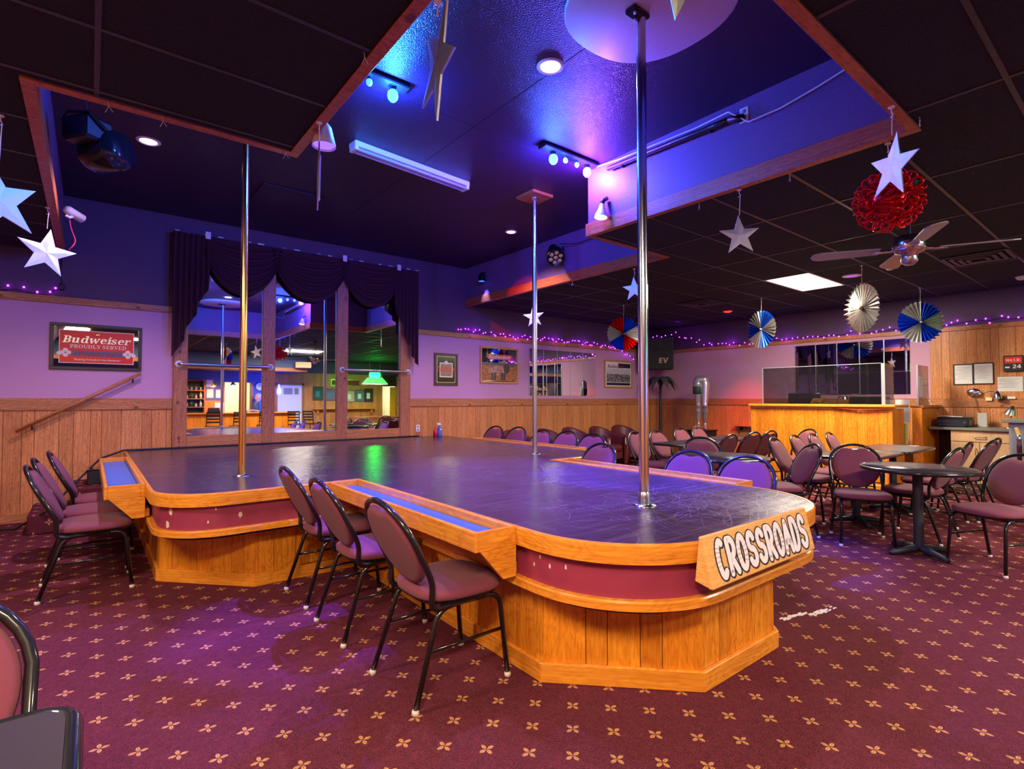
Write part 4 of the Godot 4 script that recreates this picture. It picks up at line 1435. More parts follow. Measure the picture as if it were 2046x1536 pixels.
func can(label: String, x: float, z: float, y: float, r: float, col: Color, e: float, glowing: float):
	var t := thing("recessed_light", label, "ceiling light", Vector3(x, y, z), 0, "recessed ceiling lights")
	part(t, "trim_ring", MB.new().smooth(1).lathe([Vector2(r * 0.80, 0.004), Vector2(r * 0.82, -0.006), Vector2(r, -0.008), Vector2(r * 1.12, 0.0)], 28).done(), mats.white_paint)
	part(t, "lamp", MB.new().smooth(1).lathe([Vector2(0, -0.004), Vector2(r * 0.7, -0.003), Vector2(r * 0.82, 0.002)], 28).done(), glow("can_lamp_%s" % label.substr(0, 12), col, glowing))
	spot(t, t.position + Vector3(0, -0.012, 0), t.position + Vector3(0, -2, 0.0), col, e, 62, 0.8, r * 0.6)

func party_bar(label: String, x0: float, z0: float, x1: float, z1: float, bulbs: Array):
	# black batten under the raised ceiling with effect bulbs
	var c := Vector3((x0 + x1) / 2, HIGH, (z0 + z1) / 2)
	var t := thing("bulb_batten", label, "stage light", c)
	var d := Vector3(x1 - x0, 0, z1 - z0)
	part(t, "batten", boxm(Vector3(d.length(), 0.035, 0.11), 0.008), mats.black_metal, Transform3D(Basis(Vector3.UP, atan2(-d.z, d.x)), Vector3(0, -0.018, 0)))
	for q in bulbs:
		var p: Vector3 = d * (q[0] - 0.5) + Vector3(0, -0.036, 0)
		var big: bool = q[1] > 0.03
		var r: float = q[1]
		var g := Node3D.new()
		g.name = "effect_bulb" if big else "pin_bulb"
		t.add_child(g, true)
		g.position = p
		part(g, "socket", MB.new().smooth(1).lathe([Vector2(r * 0.55, -r * 0.9), Vector2(r * 0.65, -r * 0.3), Vector2(r * 0.5, 0.0)], 14).done(), mats.black_plastic)
		part(g, "globe", MB.new().smooth(1).lathe([Vector2(0, -r * 2.9), Vector2(r * 0.5, -r * 2.75), Vector2(r * 0.88, -r * 2.3), Vector2(r, -r * 1.75), Vector2(r * 0.9, -r * 1.1), Vector2(r * 0.6, -r * 0.75)], 18).done(), glow("globe_%.0f_%.0f" % [q[2].g * 100, q[3] * 100], q[2], q[4]))
		omni(g, Vector3(0, -r * 1.8, 0), q[2], q[3], r * 0.8)
		if q.size() > 5:
			spot(g, g.global_position + Vector3(0, -r * 3.0, 0), q[5], q[6], q[7], q[8], 0.45, 0.02)

func star_mesh() -> Mesh:
	if cache.has("star"):
		return cache.star
	var b := MB.new()
	var o := []
	for i in 10:
		var a := PI / 2 + TAU * i / 10
		var r := 1.0 if i % 2 == 0 else 0.40
		o.append(Vector2(cos(a), sin(a)) * r)
	for i in 10:
		var p: Vector2 = o[i]
		var q: Vector2 = o[(i + 1) % 10]
		b.tri(Vector3(0, 0, 0.055), Vector3(p.x, p.y, 0.02), Vector3(q.x, q.y, 0.02))
		b.tri(Vector3(0, 0, -0.055), Vector3(q.x, q.y, -0.02), Vector3(p.x, p.y, -0.02))
		b.quad(Vector3(p.x, p.y, -0.02), Vector3(q.x, q.y, -0.02), Vector3(q.x, q.y, 0.02), Vector3(p.x, p.y, 0.02))
	cache.star = b.done()
	return cache.star

func hang(t: Node3D, drop: float):
	# ceiling hook and string; the thing's origin is the hook on the ceiling
	part(t, "hook", MB.new().smooth(1).tube(bend([Vector3(0, 0, 0), Vector3(0, -0.03, 0), Vector3(0.014, -0.05, 0), Vector3(-0.006, -0.058, 0)], 0.012), 0.0035, 6).done(), mats.white_plastic)
	part(t, "hook_plate", MB.new().smooth(1).lathe([Vector2(0.018, 0.0), Vector2(0.016, -0.006), Vector2(0.0, -0.008)], 10).done(), mats.white_plastic)
	part(t, "string", MB.new().tube([Vector3(0.008, -0.05, 0), Vector3(0.003, -0.05 - (drop - 0.05) * 0.4, 0.002), Vector3(0, -drop, 0)], 0.003, 5).done(), mats.string)

func star(label: String, x: float, z: float, drop: float, R: float, turn: float, roll := 0.0, y := LOW - 0.012):
	var t := thing("hanging_star", label, "star ornament", Vector3(x, y, z), turn, "silver foil stars on strings")
	hang(t, drop)
	part(t, "star", star_mesh(), mats.star_foil, Transform3D(Basis(Vector3(0, 0, 1), roll) * Basis.from_scale(Vector3(R, R, R * 0.9)), Vector3(0, -drop - R * cos(roll), 0)))

func fan_ornament(label: String, x: float, z: float, drop: float, R: float, turn: float, cols: Array):
	# pleated foil rosette made of six coloured wedges
	var t := thing("foil_rosette", label, "ornament", Vector3(x, LOW, z), turn, "pleated foil rosettes on strings")
	hang(t, drop)
	var per := 5
	var n := 6
	for w in n:
		var b := MB.new()
		for i in per:
			for half in 2:
				var k0 := w * per * 2 + i * 2 + half
				var a0 := PI / 2 + TAU * k0 / (n * per * 2)
				var a1 := PI / 2 + TAU * (k0 + 1) / (n * per * 2)
				var z0 := 0.085 if k0 % 2 == 0 else -0.085
				var z1 := -z0
				var pts := []
				for q in [[0.05, a0, z0], [0.05, a1, z1], [1.0, a1, z1], [1.0, a0, z0]]:
					var rr: float = R * q[0] * (1.0 if q[0] < 0.5 else (1.0 if q[2] > 0 else 0.91))
					pts.append(Vector3(cos(q[1]) * rr, sin(q[1]) * rr, q[2] * R * (0.25 + 0.75 * q[0])))
				b.quad(pts[0], pts[3], pts[2], pts[1])
		part(t, "pleat_wedge", b.done(), cols[w % cols.size()], at(0, -drop - R, 0))
	part(t, "hub", MB.new().smooth(1).ball(Vector3(0, -drop - R, 0), Vector3(0.02, 0.02, 0.05), 8, 4).done(), mats.foil_silver)

func build_ceiling_things():
	pole("brass-toned dance pole at the left of the stage in front of the mirror", 0.957, -4.664, HIGH, 0.0275, mats.brass, false, false)
	pole("slim silver dance pole at the right of the stage under a wooden plate", 3.905, -4.50, HIGH, 0.0275, mats.steel, false, true)
	var p: Node3D = pole("thick chrome dance pole standing at the front of the runway", 2.50, -1.925, HIGH - 0.03, 0.0285, mats.chrome, true, false)
	pbox(p, "ceiling_clamp", Vector3(-0.03, HIGH - 0.7195 - 0.05, 0), Vector3(0.14, 0.03, 0.075), mats.black_metal, 0.006)
	for s in [-1, 0, 1]:
		part(p, "bolt", MB.new().smooth(1).lathe([Vector2(0, -0.012), Vector2(0.009, -0.012), Vector2(0.009, 0)], 8).done(), mats.steel, at(-0.03 + s * 0.045, HIGH - 0.7195 - 0.065, 0.018 * (1 if s else -1)))
	# pale round board the pole is bolted to
	var disc := PackedVector2Array()
	for i in 48:
		var a := TAU * i / 48
		var k := 1.0 / pow(pow(absf(cos(a)), 2.35) + pow(absf(sin(a)), 2.35), 1 / 2.35)
		disc.append(Vector2(cos(a), sin(a)) * k * 0.47)
	one("ceiling_disc", "large pale round board on the raised ceiling above the front pole", "panel", MB.new().smooth(1).puff(disc, [Vector2(0.012, -0.016), Vector2(0.0, -0.010), Vector2(0, 0.012), Vector2(0.004, 0.016)]).done(), mats.ceiling_disc, at(2.52, HIGH - 0.017, -1.88))

	can("bright recessed light in the raised ceiling left of the pale disc", 2.455, -2.66, HIGH, 0.085, Color(0.90, 0.82, 1.0), 3.5, 5.0)
	can("recessed light in the raised ceiling at the left of the stage", 0.37, -5.68, HIGH, 0.085, Color(0.95, 0.80, 1.0), 5.0, 4.0)
	can("small recessed light at the far right of the raised ceiling", 4.50, -5.68, HIGH, 0.075, Color(1.0, 0.80, 0.90), 5.0, 4.0)

	var blue := Color(0.10, 0.30, 1.0)
	var cyan := Color(0.18, 0.62, 1.0)
	party_bar("black batten with a teal-white bulb and a pin bulb at the left ceiling edge", 1.20, -3.50, 1.80, -3.50, [[0.50, 0.022, blue, 0.10, 5.0, Vector3(3.55, 0.72, -2.75), Color(0.12, 0.20, 1.0), 50.0, 15.0], [0.80, 0.040, Color(0.16, 0.44, 1.0), 2.2, 4.0, Vector3(1.05, 0, -3.3), Color(0.40, 0.24, 1.0), 15.0, 13.0]])
	party_bar("black batten with two blue-white bulbs and two pin bulbs by the right soffit", 3.14, -3.52, 3.85, -3.52, [[0.20, 0.042, Color(0.22, 0.34, 1.0), 1.7, 4.5], [0.42, 0.022, blue, 0.12, 5.0, Vector3(2.4, 0.72, -3.3), Color(0.36, 0.20, 1.0), 8.0, 34.0], [0.63, 0.022, blue, 0.12, 5.0, Vector3(4.9, 0.6, -5.4), Color(0.12, 0.20, 1.0), 16.0, 16.0], [0.83, 0.042, Color(0.52, 0.30, 1.0), 1.6, 4.5, Vector3(5.15, 3.01, -6.15), Color(1.0, 0.05, 0.12), 10.0, 4.0]])

	# twin-tube fluorescent batten
	var t := thing("fluorescent_fixture", "white twin-tube fluorescent fixture on the raised ceiling over the stage", "light fixture", Vector3(2.45, HIGH, -4.62), deg_to_rad(6))
	pbox(t, "body", Vector3(0, -0.025, 0), Vector3(1.32, 0.05, 0.12), mats.white_paint, 0.006)
	for s in [-1, 1]:
		part(t, "tube", MB.new().smooth(1).tube([Vector3(-0.62, -0.068, s * 0.035), Vector3(0.62, -0.068, s * 0.035)], 0.013, 10).done(), mat("tube_glass", Color8(206, 200, 232), 0.2))
		pbox(t, "end_cap", Vector3(s * 0.64, -0.06, 0), Vector3(0.035, 0.045, 0.11), mats.white_plastic, 0.004)

	# spotlights
	t = thing("clamp_lamp", "white bell-shaped clamp lamp hanging at the left corner of the opening", "spotlight", Vector3(1.12, LOW + 0.09, -3.30))
	part(t, "shade", MB.new().smooth(1).lathe([Vector2(0.072, -0.15), Vector2(0.07, -0.13), Vector2(0.045, -0.03), Vector2(0.02, 0.0), Vector2(0.0, 0.004)], 20).done(), mats.white_paint)
	part(t, "lamp_face", MB.new().smooth(1).lathe([Vector2(0, -0.140), Vector2(0.064, -0.140)], 20).done(), glow("lamp_violet", Color(0.42, 0.28, 1.0), 1.2))
	part(t, "arm", MB.new().smooth(1).tube(bend([Vector3(0, 0, 0), Vector3(0, 0.06, 0), Vector3(-0.055, 0.06, 0)], 0.03), 0.010, 8).done(), mats.white_paint)
	spot(t, t.position + Vector3(0, -0.15, 0), Vector3(1.15, 0, -3.25), Color(0.36, 0.20, 1.0), 1.5, 14, 0.5, 0.03)

	t = thing("spot_lamp", "white reflector lamp on the right soffit with its face turned down", "spotlight", Vector3(3.87, 3.235, -3.40))
	part(t, "socket", MB.new().smooth(1).tube([Vector3(0, 0.03, 0), Vector3(-0.05, -0.005, 0), Vector3(-0.065, -0.04, 0)], 0.022, 10).done(), mats.black_plastic)
	var ax := Transform3D(Basis(Vector3(0, 0, 1), deg_to_rad(-8)), Vector3(-0.065, -0.04, 0))
	part(t, "reflector", MB.new().smooth(1).lathe([Vector2(0.062, -0.135), Vector2(0.06, -0.115), Vector2(0.035, -0.06), Vector2(0.02, 0.0)], 20, ax).done(), mats.white_plastic)
	part(t, "lamp_face", MB.new().smooth(1).lathe([Vector2(0, -0.142), Vector2(0.035, -0.141), Vector2(0.06, -0.135)], 20, ax).done(), glow("lamp_pale", Color(0.72, 0.80, 1.0), 1.6))
	spot(t, Vector3(3.80, 3.04, -3.40), Vector3(3.0, 0.72, -3.2), Color(0.30, 0.24, 1.0), 10.0, 32, 0.7, 0.03)

	# par can on the far soffit, lenses dark
	t = thing("par_can", "black stage can with seven yellow lenses tilted down on the far right soffit", "stage light", Vector3(4.97, 3.31, -5.30))
	ax = Transform3D(Basis(Quaternion(Vector3.UP, Vector3(0.42, 0.66, -0.62).normalized())), Vector3.ZERO)
	part(t, "body", MB.new().smooth(1).lathe([Vector2(0, 0.20), Vector2(0.07, 0.19), Vector2(0.085, 0.08), Vector2(0.12, 0.02), Vector2(0.125, -0.10), Vector2(0.115, -0.11), Vector2(0.112, -0.085), Vector2(0, -0.085)], 24, ax).done(), mats.black_metal)
	for i in 7:
		var a := TAU * i / 6
		var q := Vector3.ZERO if i == 6 else Vector3(cos(a), 0, sin(a)) * 0.073
		part(t, "lens", MB.new().smooth(1).lathe([Vector2(0, -0.012), Vector2(0.018, -0.009), Vector2(0.029, 0)], 14, ax * Transform3D(Basis(), q + Vector3(0, -0.086, 0))).done(), mat("lens_yellow", Color8(206, 190, 92), 0.15))
	part(t, "yoke", MB.new().smooth(1).tube(bend([Vector3(0.17, 0.08, 0), Vector3(0.02, 0.10, 0.14), Vector3(-0.02, -0.02, 0.135)], 0.05), 0.009, 6).done(), mats.black_metal)
	part(t, "yoke", MB.new().smooth(1).tube(bend([Vector3(0.17, 0.08, 0), Vector3(0.02, 0.10, -0.14), Vector3(-0.02, -0.02, -0.135)], 0.05), 0.009, 6).done(), mats.black_metal)
	part(t, "cord", MB.new().smooth(1).tube(bend([Vector3(0.1, 0.17, 0), Vector3(0.15, 0.12, 0.25), Vector3(0.165, 0.14, 0.6), Vector3(0.165, 0.30, 0.75)], 0.08), 0.006, 6).done(), mats.black_plastic)
	# small blue spot
	t = thing("spot_lamp", "small black spotlight glowing blue near the far end of the right soffit", "spotlight", Vector3(5.08, 3.40, -7.20))
	part(t, "housing", MB.new().smooth(1).lathe([Vector2(0.058, -0.11), Vector2(0.056, -0.02), Vector2(0.03, 0.03), Vector2(0, 0.035)], 18).done(), mats.black_metal)
	part(t, "lamp_face", MB.new().smooth(1).lathe([Vector2(0, -0.106), Vector2(0.053, -0.104)], 18).done(), glow("lamp_blue", Color(0.12, 0.42, 1.0), 1.1))
	part(t, "arm", MB.new().smooth(1).tube([Vector3(0, 0.02, 0), Vector3(0.09, 0.06, 0)], 0.01, 6).done(), mats.black_metal)
	spot(t, t.position + Vector3(0, -0.115, 0), t.position + Vector3(0.16, -1.0, 0.05), Color(0.45, 0.5, 1.0), 1.2, 24, 0.3)

	# moving-beam projector and small white camera at the left of the opening
	t = thing("beam_projector", "black drum-shaped effect projector hanging inside the left ceiling edge", "stage light", Vector3(0.0, 3.24, -4.9), deg_to_rad(35))
	part(t, "drum", MB.new().smooth(1).lathe([Vector2(0, -0.13), Vector2(0.13, -0.13), Vector2(0.14, -0.11), Vector2(0.14, 0.11), Vector2(0.13, 0.13), Vector2(0, 0.13)], 26, Transform3D(Basis(Vector3.RIGHT, PI / 2), Vector3(0.08, -0.07, 0))).done(), mat("lens_dark", Color8(26, 32, 40), 0.1))
	pbox(t, "body", Vector3(-0.06, 0.02, 0), Vector3(0.2, 0.17, 0.24), mats.black_plastic, 0.02)
	for s in [-1, 1]:
		part(t, "bracket", MB.new().tube([Vector3(-0.02, 0.02, s * 0.14), Vector3(-0.14, 0.10, s * 0.14), Vector3(-0.19, 0.10, 0)], 0.01, 6).done(), mats.black_metal)
	part(t, "cord", MB.new().smooth(1).tube(bend([Vector3(-0.04, 0.1, 0), Vector3(-0.1, 0.22, 0.03), Vector3(-0.08, 0.385, 0.0)], 0.05), 0.005, 6).done(), mats.black_plastic)
	t = thing("bullet_camera", "small white bullet camera near the wall at the left ceiling edge", "camera", Vector3(-0.15, 3.05, -6.35), deg_to_rad(40))
	part(t, "barrel", MB.new().smooth(1).lathe([Vector2(0, -0.09), Vector2(0.04, -0.09), Vector2(0.042, 0.05), Vector2(0.03, 0.075), Vector2(0, 0.08)], 16, Transform3D(Basis(Vector3(0, 0, 1), deg_to_rad(75)), Vector3.ZERO)).done(), mats.white_plastic)
	part(t, "mount", MB.new().smooth(1).tube([Vector3(0, -0.03, 0), Vector3(-0.06, -0.06, 0.03), Vector3(-0.10, -0.06, 0.05)], 0.012, 8).done(), mats.white_plastic)
	part(t, "cord", MB.new().smooth(1).tube(bend([Vector3(-0.04, -0.03, 0), Vector3(-0.02, -0.15, 0), Vector3(0.02, -0.26, 0.02), Vector3(-0.03, -0.35, 0.0)], 0.05), 0.006, 6).done(), mat("cord_pink", Color8(190, 30, 90), 0.5))

	# dark pipe and white cord along the right soffit
	t = thing("soffit_pipe", "long black pipe lamp fixed along the right soffit", "light fixture", Vector3(3.85, 0, 0))
	part(t, "pipe", MB.new().smooth(1).tube([Vector3(0, 3.535, -3.36), Vector3(0, 3.50, -2.25), Vector3(0, 3.50, -2.12)], 0.024, 12).done(), mats.black_enamel)
	part(t, "end_cap", MB.new().smooth(1).tube([Vector3(0, 3.50, -2.13), Vector3(0, 3.47, -2.03)], 0.028, 10).done(), mats.black_plastic)
	for z in [-3.2, -2.3]:
		pbox(t, "clip", Vector3(0.018, 3.53 if z < -3 else 3.502, z), Vector3(0.045, 0.06, 0.012), mats.black_plastic)
	one("white_cord", "thin white cord sagging along the right soffit to the outlet", "cord", MB.new().smooth(1).tube([Vector3(3.84, 3.60, -3.50), Vector3(3.82, 3.56, -3.2), Vector3(3.815, 3.545, -2.8), Vector3(3.815, 3.53, -2.4), Vector3(3.82, 3.545, -2.12), Vector3(3.85, 3.42, -1.98), Vector3(3.87, 3.43, -1.75), Vector3(3.87, 3.47, -1.5), Vector3(3.87, 3.535, -1.2), Vector3(3.87, 3.56, -1.02)], 0.006, 6).done(), mats.white_plastic)
	outlet("soffit_outlet", "pale outlet plate with a black plug high on the right soffit", Vector3(3.889, 3.505, -2.03), -PI / 2)
	part(get_node("soffit_outlet"), "plug", boxm(Vector3(0.035, 0.04, 0.035), 0.006), mats.black_plastic, at(0, -0.026, 0.024))

	# stars: hook x, z; drop; size; turn
	star("large silver star, leftmost, half out of frame at the left edge", -0.43, -4.18, 0.27, 0.225, deg_to_rad(38), 0.25)
	star("small silver star hanging beside the left ceiling trim near the far wall", -0.31, -5.96, 0.18, 0.21, deg_to_rad(19), -0.12)
	star("silver star seen edge-on below the clamp lamp", 1.03, -3.12, 0.12, 0.205, deg_to_rad(74), 0.1)
	star("grey star twisted sideways near the top edge left of the pale disc", 1.09, -1.86, 0.06, 0.24, deg_to_rad(76), 0.628)
	star("pale star overlapping the top of the front pole at the upper edge", 1.50, -0.99, 0.05, 0.18, deg_to_rad(-35), 0.5)
	star("blue-lit star hanging in front of the red foil ball", 3.47, -0.965, 0.16, 0.185, deg_to_rad(-126), -0.22)
	star("pale teal star hanging below the right soffit trim", 3.93, -2.10, 0.20, 0.160, deg_to_rad(-42), 0.06)
	star("silver star half hidden behind the front pole", 5.30, -4.21, 0.10, 0.155, deg_to_rad(-62), 0.05)
	star("small silver star beside the middle pole under the far soffit", 5.25, -6.07, 0.22, 0.165, deg_to_rad(-38), 0.12)
	# seen in the mirror
	star("pale star over the bar behind the camera, seen in the mirror", 3.9, 0.9, 0.10, 0.16, deg_to_rad(10), 0)

	var R: Material = mats.foil_red
	var B: Material = mats.foil_blue
	var S: Material = mats.foil_silver
	fan_ornament("red, blue and silver foil rosette left of the front pole near the far corner", 7.29, -6.03, 0.20, 0.30, deg_to_rad(-38), [R, S, B, R, S, B])
	fan_ornament("blue and silver foil rosette hanging left of the booth mirror", 8.58, -4.23, 0.19, 0.31, deg_to_rad(-109), [S, B, S, B, S, B])
	fan_ornament("all silver foil rosette hanging above the booth", 7.39, -2.395, 0.22, 0.31, deg_to_rad(-127), [S, S])
	fan_ornament("blue, green-tinged and silver foil rosette at the right of the booth mirror", 9.56, -2.35, 0.20, 0.31, deg_to_rad(-52), [S, B, S, B, S, B])
	fan_ornament("red and blue foil rosette behind the camera, seen in the mirror", 3.1, 0.6, 0.12, 0.28, deg_to_rad(70), [R, B, S, R, B, S])

	# ball of red foil rings
	t = thing("foil_ball", "shiny red ball of looped foil rings hanging by the right soffit corner", "ornament", Vector3(3.98, LOW, -1.13))
	hang(t, 0.20)
	var rb := MB.new().smooth(1)
	var ring := []
	for k in 12:
		ring.append(Vector3(cos(TAU * k / 12) * 0.030, sin(TAU * k / 12) * 0.030, 0))
	rb.tube(ring, 0.0065, 6, true)
	var rm := rb.done()
	for i in 130:
		var y := 1.0 - 2.0 * (i + 0.5) / 130
		var a := i * 2.39996
		var v := Vector3(sqrt(1 - y * y) * cos(a), y, sqrt(1 - y * y) * sin(a))
		var rad: float = 0.168 if i % 3 else 0.12
		var ux := v.cross(Vector3(sin(i * 1.7), cos(i * 2.3), 0.3)).normalized()
		part(t, "foil_ring", rm, R, Transform3D(Basis(v, ux, v.cross(ux)), Vector3(0, -0.37, 0) + v * rad))
	part(t, "core", MB.new().smooth(1).ball(Vector3(0, -0.37, 0), Vector3.ONE * 0.10, 14, 8).done(), R)

	# ceiling fan at rest
	t = thing("ceiling_fan", "dark ceiling fan with four pale blades and chrome hub below the black tiles", "ceiling fan", Vector3(4.84, LOW, -1.25), 0.5)
	part(t, "canopy", MB.new().smooth(1).lathe([Vector2(0.022, -0.07), Vector2(0.06, -0.03), Vector2(0.07, 0.0)], 20).done(), mats.black_metal)
	part(t, "rod", MB.new().smooth(1).lathe([Vector2(0.013, -0.40), Vector2(0.013, -0.05)], 12).done(), mats.black_metal)
	part(t, "motor", MB.new().smooth(1).lathe([Vector2(0, -0.57), Vector2(0.05, -0.565), Vector2(0.055, -0.54), Vector2(0.09, -0.53), Vector2(0.105, -0.50), Vector2(0.105, -0.45), Vector2(0.085, -0.41), Vector2(0.02, -0.395)], 28).done(), mats.chrome)
	part(t, "lower_cup", MB.new().smooth(1).lathe([Vector2(0, -0.63), Vector2(0.03, -0.625), Vector2(0.055, -0.60), Vector2(0.05, -0.56)], 20).done(), mats.steel)
	for i in 4:
		var a := TAU * i / 4
		var bs := Basis(Vector3.UP, a)
		var bl := part(t, "blade", MB.new().prism(PackedVector2Array([Vector2(0.19, -0.05), Vector2(0.59, -0.068), Vector2(0.64, -0.045), Vector2(0.655, 0.0), Vector2(0.64, 0.045), Vector2(0.59, 0.068), Vector2(0.19, 0.05)]), -0.004, 0.004, Transform3D(bs * Basis(Vector3.RIGHT, 0.2), Vector3(0, -0.505, 0))).done(), mat("blade_grey", Color8(150, 152, 140), 0.35))
		part(bl, "blade_iron", MB.new().smooth(1).tube([bs * Vector3(0.09, -0.505, 0), bs * Vector3(0.15, -0.512, 0), bs * Vector3(0.24, -0.512, 0)], [0.014, 0.012, 0.008], 6).done(), mats.chrome)
	# bare tufts of string left on hooks
	var tuft := MB.new().tube([Vector3(0, 0, 0), Vector3(0.003, -0.025, 0.004), Vector3(-0.004, -0.045, 0), Vector3(-0.012, -0.065, 0.004)], 0.0016, 5)
	tuft.tube([Vector3(0.002, -0.02, 0), Vector3(0.012, -0.035, 0.0), Vector3(0.022, -0.05, 0)], 0.0015, 5)
	var tm := tuft.done()
	var where := [["left corner of the opening edge", 0.97, -3.60], ["left opening edge, middle", 0.30, -3.62], ["left opening edge by the tile seam", 0.05, -3.62], ["left runway edge of the opening", 0.98, -2.35], ["right soffit trim, beside the foil-star hook", 3.93, -1.72], ["right soffit trim near the teal star", 3.93, -2.45], ["ceiling tiles right of the blue star", 3.72, -0.90], ["far right soffit trim", 5.20, -5.2]]
	for q in where:
		one("string_tuft", "loose tuft of white string hanging at the " + q[0], "string", tm, mats.string, at(q[1], LOW - 0.012, q[2]), "string tufts on the ceiling")

	# vents and small ceiling fittings
	for q in [[8.15, -5.04, "square black air vent far across the tiled ceiling, left of the red lamp"], [8.06, -1.42, "square black air vent in the tiles right of the ceiling fan"]]:
		t = thing("ceiling_vent", q[2], "vent", Vector3(q[0], LOW, q[1]))
		for k in 4:
			var s := 0.56 - k * 0.13
			for e in [-1, 1]:
				pbox(t, "louvre", Vector3(0, -0.008 - k * 0.006, e * s / 2), Vector3(s, 0.006, 0.04), mats.black_plastic)
				pbox(t, "louvre", Vector3(e * s / 2, -0.008 - k * 0.006, 0), Vector3(0.04, 0.006, s), mats.black_plastic)
	t = thing("ceiling_lamp", "glowing red lamp in the far tiled ceiling", "ceiling light", Vector3(9.27, LOW, -5.2))
	part(t, "ring", MB.new().smooth(1).lathe([Vector2(0.075, -0.012), Vector2(0.10, -0.004), Vector2(0.105, 0.0)], 20).done(), mats.black_metal)
	part(t, "lamp_face", MB.new().smooth(1).lathe([Vector2(0, -0.03), Vector2(0.05, -0.025), Vector2(0.075, -0.010)], 20).done(), glow("lamp_red", Color(1.0, 0.06, 0.03), 3.0))
	spot(t, Vector3(9.27, LOW - 0.035, -5.2), Vector3(10.45, 0.4, -5.6), Color(1.0, 0.06, 0.02), 5.0, 26, 1.0)
	t = thing("ceiling_lamp", "round lamp with a faint violet face in the tiles above the silver rosette", "ceiling light", Vector3(7.92, LOW, -2.68))
	part(t, "ring", MB.new().smooth(1).lathe([Vector2(0.08, -0.010), Vector2(0.11, -0.004), Vector2(0.115, 0.0)], 22).done(), mats.white_paint)
	part(t, "lamp_face", MB.new().smooth(1).lathe([Vector2(0, -0.012), Vector2(0.08, -0.006)], 20).done(), glow("lamp_lilac", Color(0.55, 0.25, 0.8), 0.5))
	t = thing("smoke_detector", "white slotted smoke detector at the right edge of the tiled ceiling", "detector", Vector3(9.74, LOW, -1.27))
	part(t, "body", MB.new().smooth(1).lathe([Vector2(0, -0.045), Vector2(0.045, -0.045), Vector2(0.06, -0.03), Vector2(0.075, -0.012), Vector2(0.075, 0)], 20).done(), mats.white_plastic)
	t = thing("dome_camera", "small white dome hanging just below the ceiling fan", "camera", Vector3(7.46, LOW, -2.12))
	part(t, "base", MB.new().smooth(1).lathe([Vector2(0.055, -0.05), Vector2(0.06, -0.02), Vector2(0.05, 0)], 18).done(), mats.white_plastic)
	part(t, "dome", MB.new().smooth(1).lathe([Vector2(0, -0.105), Vector2(0.03, -0.095), Vector2(0.05, -0.07), Vector2(0.055, -0.05)], 18).done(), mats.white_plastic)

# ---------------------------------------------------------------- smooth bodies from tapered bones
func sd_bone(p: Vector3, b: Array) -> float:
	var a: Vector3 = b[0]
	var c: Vector3 = b[1]
	var d := c - a
	var h := clampf((p - a).dot(d) / maxf(d.length_squared(), 1e-9), 0.0, 1.0)
	return (p - a - d * h).length() - lerpf(b[2], b[3], h)

